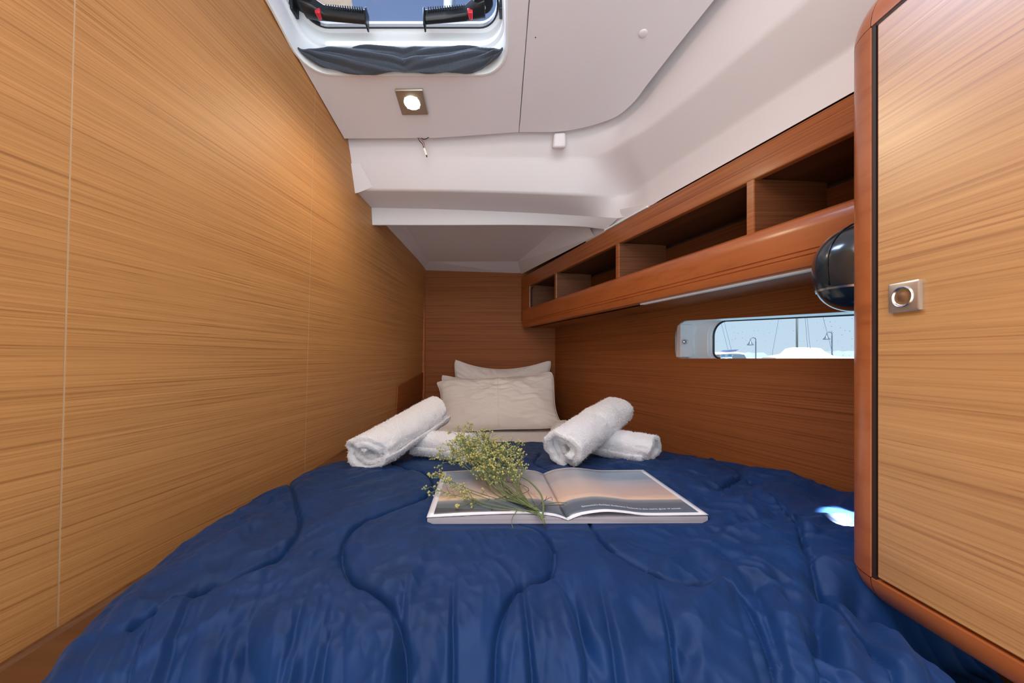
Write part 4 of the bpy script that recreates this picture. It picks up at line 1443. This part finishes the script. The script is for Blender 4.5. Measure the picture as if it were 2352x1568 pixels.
link_mesh('caption', tm, principled('caption_ink', (.80, .82, .84), .5), mag)

# ------------------------------------------------------------------ bunch of yellow wild flowers
rf = random.Random(21)
fl = thing('flower_bunch', 'bunch of small yellow wild flowers with green stems lying on the open magazine', 'flowers', (.0, .72, -.25))
M['stem'] = principled('green_stem', (.15, .20, .075), .55)
M['stem2'] = principled('olive_stem', (.17, .20, .075), .55)
M['twig'] = principled('brown_twig', (.10, .055, .035), .6)
M['floret'] = principled('yellow_floret', (.62, .54, .17), .5)
M['floret2'] = principled('pale_green_bud', (.40, .46, .17), .55)
tips = []
base_pts = [(.047, .626, -.250), (.043, .640, -.247), (.036, .652, -.246)]
def surf(x, y):
    u, v = mag_local(np.array(x), np.array(y))
    u = float(u) / PWD
    if abs(u) < 1 and 0 < float(v) < PHT:
        return float(smooth_interp(abs(u), hr if u > 0 else hl)) + .0012
    return -.264
# the heads fill a cloud left of the gutter
heads = []
for i in range(19):
    a = rf.uniform(0, 2 * PI)
    q_ = rf.random() ** .6
    hx = -.092 + .080 * q_ * math.cos(a)
    hy = .865 + .075 * q_ * math.sin(a) - .25 * (hx + .08)
    hz = rf.uniform(-.235, -.185) + .012 * (1 - q_)
    heads.append((hx, hy, hz))
heads += [(-.103, .955, -.172), (-.125, .93, -.180), (.005, .895, -.198), (-.012, .905, -.190), (-.146, .80, -.238), (-.140, .745, -.246), (-.155, .86, -.215), (-.06, .93, -.185)]
branch = MB()
flo_y, flo_g = MB(), MB()
def floret(mb, p, r):
    # six-sided bud: small double cone with a tilted axis
    ax = Vector((rf.uniform(-1, 1), rf.uniform(-1, 1), rf.uniform(.1, 1))).normalized()
    a = ax.orthogonal().normalized()
    c = ax.cross(a)
    p = Vector(p)
    ring_ = [p + (a * math.cos(2 * PI * k / 5) + c * math.sin(2 * PI * k / 5)) * r for k in range(5)]
    vs_ = [p - ax * r * 1.1] + ring_ + [p + ax * r * .9]
    mb.add(vs_, [(0, 1 + (k + 1) % 5, 1 + k) for k in range(5)] + [(6, 1 + k, 1 + (k + 1) % 5) for k in range(5)])
stems = []
for i, hd in enumerate(heads):
    b0 = Vector(rf.choice(base_pts)) + Vector((rf.uniform(-.004, .004), rf.uniform(-.004, .004), rf.uniform(0, .004)))
    h_ = Vector(hd)
    m1 = b0.lerp(h_, .35) + Vector((rf.uniform(-.018, .018), rf.uniform(-.016, .016), rf.uniform(-.008, .004)))
    m1.z = max(m1.z - .015, surf(m1.x, m1.y) + .002)
    m2 = b0.lerp(h_, .70) + Vector((rf.uniform(-.016, .016), rf.uniform(-.012, .012), rf.uniform(-.012, .006)))
    m2.z = max(m2.z, surf(m2.x, m2.y) + .003)
    path = [Vector(p) for p in catmull([b0, m1, m2, h_], 6)]
    n_ = len(path)
    MB().tube(path, [.0009 - .0005 * k / n_ for k in range(n_)], 5).build('stem', M['stem'] if i % 3 else M['stem2'], fl, smooth=True)
    # forked branchlets, each ending in a cluster of florets
    for k in range(19):
        t = rf.uniform(.46, 1.0)
        p0 = path[min(int(t * n_), n_ - 1)]
        d_ = (h_ - m2).normalized() + Vector((rf.uniform(-1, 1), rf.uniform(-1, 1), rf.uniform(-.35, .9))) * .9
        p1 = p0 + d_.normalized() * rf.uniform(.010, .030)
        p1.z = max(p1.z, surf(p1.x, p1.y) + .003)
        pm_ = p0.lerp(p1, .5) + Vector((rf.uniform(-.003, .003), rf.uniform(-.003, .003), rf.uniform(0, .004)))
        branch.tube([p0, pm_, p1], [.0005, .00042, .0003], 4)
        for q_ in range(rf.randint(3, 5)):
            f_ = p1 + Vector((rf.gauss(0, .0035), rf.gauss(0, .0035), rf.gauss(0, .003)))
            branch.tube([p1.lerp(p0, .25), f_], .0003, 3, False)
            floret(flo_y if rf.random() < .62 else flo_g, f_, rf.uniform(.0014, .0026))
# bare curved stems and brown twigs of the lower part
extra = [
    ([(.047, .622, -.250), (.052, .66, -.242), (.046, .70, -.232), (.02, .76, -.226), (-.03, .80, -.224)], .0016, 'stem'),
    ([(.049, .608, -.252), (.047, .622, -.250), (.038, .648, -.246), (.01, .69, -.243)], .0020, 'stem2'),
    ([(.036, .655, -.246), (.07, .68, -.246), (.095, .69, -.250)], .0007, 'stem'),
    ([(.02, .66, -.246), (.06, .672, -.248), (.09, .686, -.252)], .0006, 'twig'),
    ([(.045, .668, -.247), (.058, .69, -.244), (.061, .705, -.244)], .0005, 'twig'),
    ([(.05, .68, -.246), (.068, .70, -.244), (.07, .69, -.246)], .0004, 'twig'),
    ([(-.01, .70, -.247), (.03, .74, -.246), (.02, .775, -.246), (-.01, .79, -.244)], .0006, 'twig'),
    ([(-.03, .70, -.248), (.0, .735, -.248), (-.02, .77, -.247)], .0006, 'twig'),
    ([(.02, .645, -.247), (-.04, .665, -.249), (-.07, .70, -.249)], .0008, 'stem'),
    ([(.01, .65, -.247), (-.03, .655, -.250), (-.034, .67, -.250)], .0005, 'twig'),
    ([(.008, .65, -.248), (.0, .625, -.252), (.002, .610, -.262), (.01, .606, -.266)], .0006, 'stem'),
    ([(-.04, .70, -.248), (-.07, .69, -.249), (-.092, .668, -.250)], .0007, 'stem2'),
    ([(-.01, .68, -.244), (-.07, .73, -.243), (-.12, .79, -.244)], .0008, 'stem2'),
]
for pts, r_, mt in extra:
    MB().tube([Vector(p) for p in catmull(pts, 6)], r_, 5).build('stem' if mt != 'twig' else 'twig', M[mt], fl, smooth=True)
for k in range(7):
    floret(flo_y, (-.092 + rf.gauss(0, .002), .668 + rf.gauss(0, .002), -.249 + rf.random() * .003), .0022)
for nm, mb, mt in (('branchlets', branch, 'stem'), ('florets', flo_y, 'floret'), ('buds', flo_g, 'floret2')):
    o = mb.build(nm, M[mt], fl)
    o['kind'] = 'stuff'

# ------------------------------------------------------------------ harbour outside
M['water'] = principled('harbour_water', (.10, .20, .26), .12)
wnz = mapped_noise(M['water'], (2.5, 2.5, 2.5), 3)
lk(M['water'], bump(M['water'], wnz, .4, .05), M['water'].node_tree.nodes['Principled BSDF'].inputs['Normal'])
structure(MB().add([(-400, -400, -1.35), (900, -400, -1.35), (900, 900, -1.35), (-400, 900, -1.35)], [(0, 1, 2, 3)]).build('ground_water', M['water']))
M['boatwhite'] = principled('boat_white', (.42, .43, .44), .5)
M['canvas'] = principled('white_canvas', (.20, .205, .21), .8)
M['bluecanvas'] = principled('blue_canvas', (.012, .030, .085), .8)
M['bluewin'] = principled('blue_window', (.12, .25, .50), .15)
M['pole'] = principled('grey_blue_pole', (.020, .034, .055), .5)
M['mast'] = principled('pale_mast', (.13, .13, .125), .6)
M['haze'] = principled('hazy_shore', (.085, .115, .14), .9)
def ext(px, Y):
    return (px - 1176) / 915 * Y
def exz(py, Y):
    return (823 - py) / 915 * Y
# low hazy breakwater far off
Y = 140
b = MB()
n_ = 24
top_l = [(ext(1720 + 280 * k / n_, Y), Y, -1.35) for k in range(n_ + 1)]
hts = [1.6 + .6 * math.sin(k * .7) + .4 * math.sin(k * 2.1) + (.6 if k > 12 else 0) for k in range(n_ + 1)]
loops = [[(x, y, -1.4), (x, y + 12, -1.4), (x, y + 10, h_ * .9), (x, y + 3, h_)] for (x, y, z), h_ in zip(top_l, hts)]
b.loft(loops)
tag(b.build('breakwater', M['haze']), 'low hazy breakwater far across the harbour', 'breakwater')

def lamp_post(px, Y, top_py, label):
    x = ext(px, Y)
    zt = exz(top_py, Y)
    t = thing('street_lamp', label, 'street lamp', (x, Y, -1.3), 'quay lamps outside the porthole')
    r = .055 * Y / 40
    s = Y / 40
    MB().tube([(x, Y, -1.3), (x, Y, zt - .35 * s)], r, 10).build('post', M['pole'], t)
    arm = [(x, Y, zt - .35 * s), (x, Y, zt - .15 * s), (x - .12 * s, Y, zt), (x - .38 * s, Y, zt + .02 * s), (x - .52 * s, Y, zt - .10 * s), (x - .55 * s, Y, zt - .28 * s)]
    MB().tube([Vector(p) for p in catmull(arm, 6)], r * .7, 8).build('curved_arm', M['pole'], t, smooth=True)
    MB().lathe((x - .55 * s, Y, zt - .28 * s), (0, 0, -1), [(.06 * s, 0), (.10 * s, .10 * s), (.22 * s, .30 * s), (.34 * s, .42 * s), (.30 * s, .44 * s), (.05 * s, .46 * s)], 16).build('bell_shade', M['pole'], t, smooth=True, autosmooth=50)
    return t
lamp_post(1736, 46, 776, 'smaller gooseneck quay lamp, nearer the round end of the porthole')
lamp_post(1911, 40, 763, 'taller gooseneck quay lamp above the white covered boat')

# white boat under a winter cover, with mast and stays
Y = 25
bt = thing('covered_boat', 'white sailing boat under a pale cover seen through the porthole', 'boat', (ext(1890, Y), Y + 1, -1.35))
def hullmesh(x0, x1, y0, wid, z0, z1):
    m_ = MB()
    loops = []
    for k in range(9):
        t = k / 8
        x = x0 + (x1 - x0) * t
        w = wid / 2 * (1 - abs(2 * t - .8) ** 2.6 * .55) if t < .9 else wid / 2 * .35
        zz_ = z1 + .18 * (t - .5) ** 2
        loops.append([(x, y0 - w * .6, z0), (x, y0 + w * .6, z0), (x, y0 + w, zz_), (x, y0 - w, zz_)])
    return m_.loft(loops)
hullmesh(ext(1770, Y), ext(2060, Y), Y + 1.2, 2.4, -1.4, -.05).build('hull', M['boatwhite'], bt, smooth=True, autosmooth=50)
cover_px = [(1790, 820), (1810, 815), (1830, 812), (1842, 799), (1850, 797), (1885, 797), (1908, 798), (1918, 806), (1930, 815), (1960, 820), (2020, 822)]
b = MB()
loops = []
for px_, py_ in cover_px:
    x, z = ext(px_, Y), exz(py_, Y)
    loops.append([(x, Y + .25, -.1), (x, Y + .35, z * .55 + .0), (x, Y + .8, z * .97), (x, Y + 1.2, z + .02), (x, Y + 1.6, z * .97), (x, Y + 2.1, -.1)])
b.loft(loops)
b.build('cover', M['canvas'], bt, smooth=True, autosmooth=50)
xm = ext(1862, Y)
MB().tube([(xm, Y + 1.2, -.05), (xm, Y + 1.2, 9.5)], .065, 10).build('mast', M['mast'], bt, smooth=True)
for dx, dy in ((1.2, .6), (-1.4, .4), (.55, -.5), (2.4, 0)):
    MB().tube([(xm + dx, Y + 1.2 + dy, .1), (xm, Y + 1.2, 9.2)], .012, 4).build('stay', M['pole'], bt)
# small motor boat with a flybridge canopy
Y = 30
bs_ = thing('motor_boat', 'small motor boat with white canopy roof and blue windows outside the porthole', 'boat', (ext(1680, Y), Y + 1, -1.35))
hullmesh(ext(1620, Y), ext(1740, Y), Y + 1.2, 2.0, -1.4, -.1).build('hull', M['boatwhite'], bs_, smooth=True, autosmooth=50)
b = MB()
loops = []
for k, px_ in enumerate((1632, 1650, 1680, 1705, 1720)):
    x = ext(px_, Y)
    zc = exz((818, 812, 810, 810, 813)[k], Y)
    loops.append([(x, Y + .3, zc - .06), (x, Y + 1.2, zc - .02), (x, Y + 2.1, zc - .06), (x, Y + 2.1, zc + .03), (x, Y + 1.2, zc + .10), (x, Y + .3, zc + .03)])
b.loft(loops)
b.build('canopy', M['boatwhite'], bs_, smooth=True, autosmooth=50)
MB().box(ext(1664, Y), ext(1690, Y), Y + .5, Y + 1.9, -.1, exz(813, Y)).build('wheelhouse', M['boatwhite'], bs_)
for p0, p1 in ((1665, 1673), (1680, 1689)):
    MB().box(ext(p0, Y), ext(p1, Y), Y + .47, Y + .50, .02, exz(815, Y)).build('side_window', M['bluewin'], bs_)
MB().hexa([(ext(1676, Y), Y + .6, exz(808, Y)), (ext(1700, Y), Y + .6, exz(806, Y)), (ext(1700, Y), Y + 1.6, exz(806, Y)), (ext(1676, Y), Y + 1.6, exz(808, Y)),
           (ext(1686, Y), Y + .6, exz(803, Y)), (ext(1708, Y), Y + .6, exz(802, Y)), (ext(1708, Y), Y + 1.6, exz(802, Y)), (ext(1686, Y), Y + 1.6, exz(803, Y))]).build('flag_cover', M['bluecanvas'], bs_)
MB().tube([(ext(1643, Y), Y + 1, 0), (ext(1643, Y), Y + 1, 6.2)], .03, 6).build('pole_mast', M['mast'], bs_)
for a_, c_ in ((1672, 1692), (1680, 1700)):
    MB().tube([(ext(a_ - 6, Y), Y + 1.2, exz(700, Y)), (ext(c_, Y), Y + 1.2, exz(802, Y))], .012, 4).build('stay', M['pole'], bs_)
# white pole on the aft deck, seen through the roof hatch
t = thing('deck_pole', 'white pole on the aft deck, seen through the roof hatch pane', 'pole', (-.352, 2.2, .62))
MB().tube([(-.352, 2.2, .615), (-.352, 2.2, 3.4)], .026, 16).build('pole', M['boatwhite'], t, smooth=True)
MB().tube([(-.31, 2.2, .615), (-.33, 2.2, 3.4)], .004, 8).build('line', M['pole'], t, smooth=True)
MB().lathe((-.352, 2.2, .612), (0, 0, 1), [(.055, 0), (.055, .008), (.03, .014)], 16).build('base', M['chrome'], t, smooth=True, autosmooth=40)

# added unseen canvas shade overhead; it keeps the sun off most of the hatch
aw = thing('awning', 'white canvas awning over the cockpit beside the roof hatch', 'awning', (0, -.9, 1.7))
b = MB()
loops = []
for k in range(9):
    y = .345 - 2.5 * k / 8
    zc = 1.68 + .10 * math.sin(PI * k / 8)
    loops.append([(-1.6, y, zc - .06), (0, y, zc), (1.6, y, zc - .06), (1.6, y, zc - .055), (0, y, zc + .006), (-1.6, y, zc - .055)])
b.loft(loops)
b.build('canvas_top', M['canvas'], aw, smooth=True, autosmooth=40)
for sx in (-1.58, 1.58):
    MB().tube([(sx, -.2, .9), (sx, .325, 1.63)], .012, 8).build('bow', M['chrome'], aw, smooth=True)
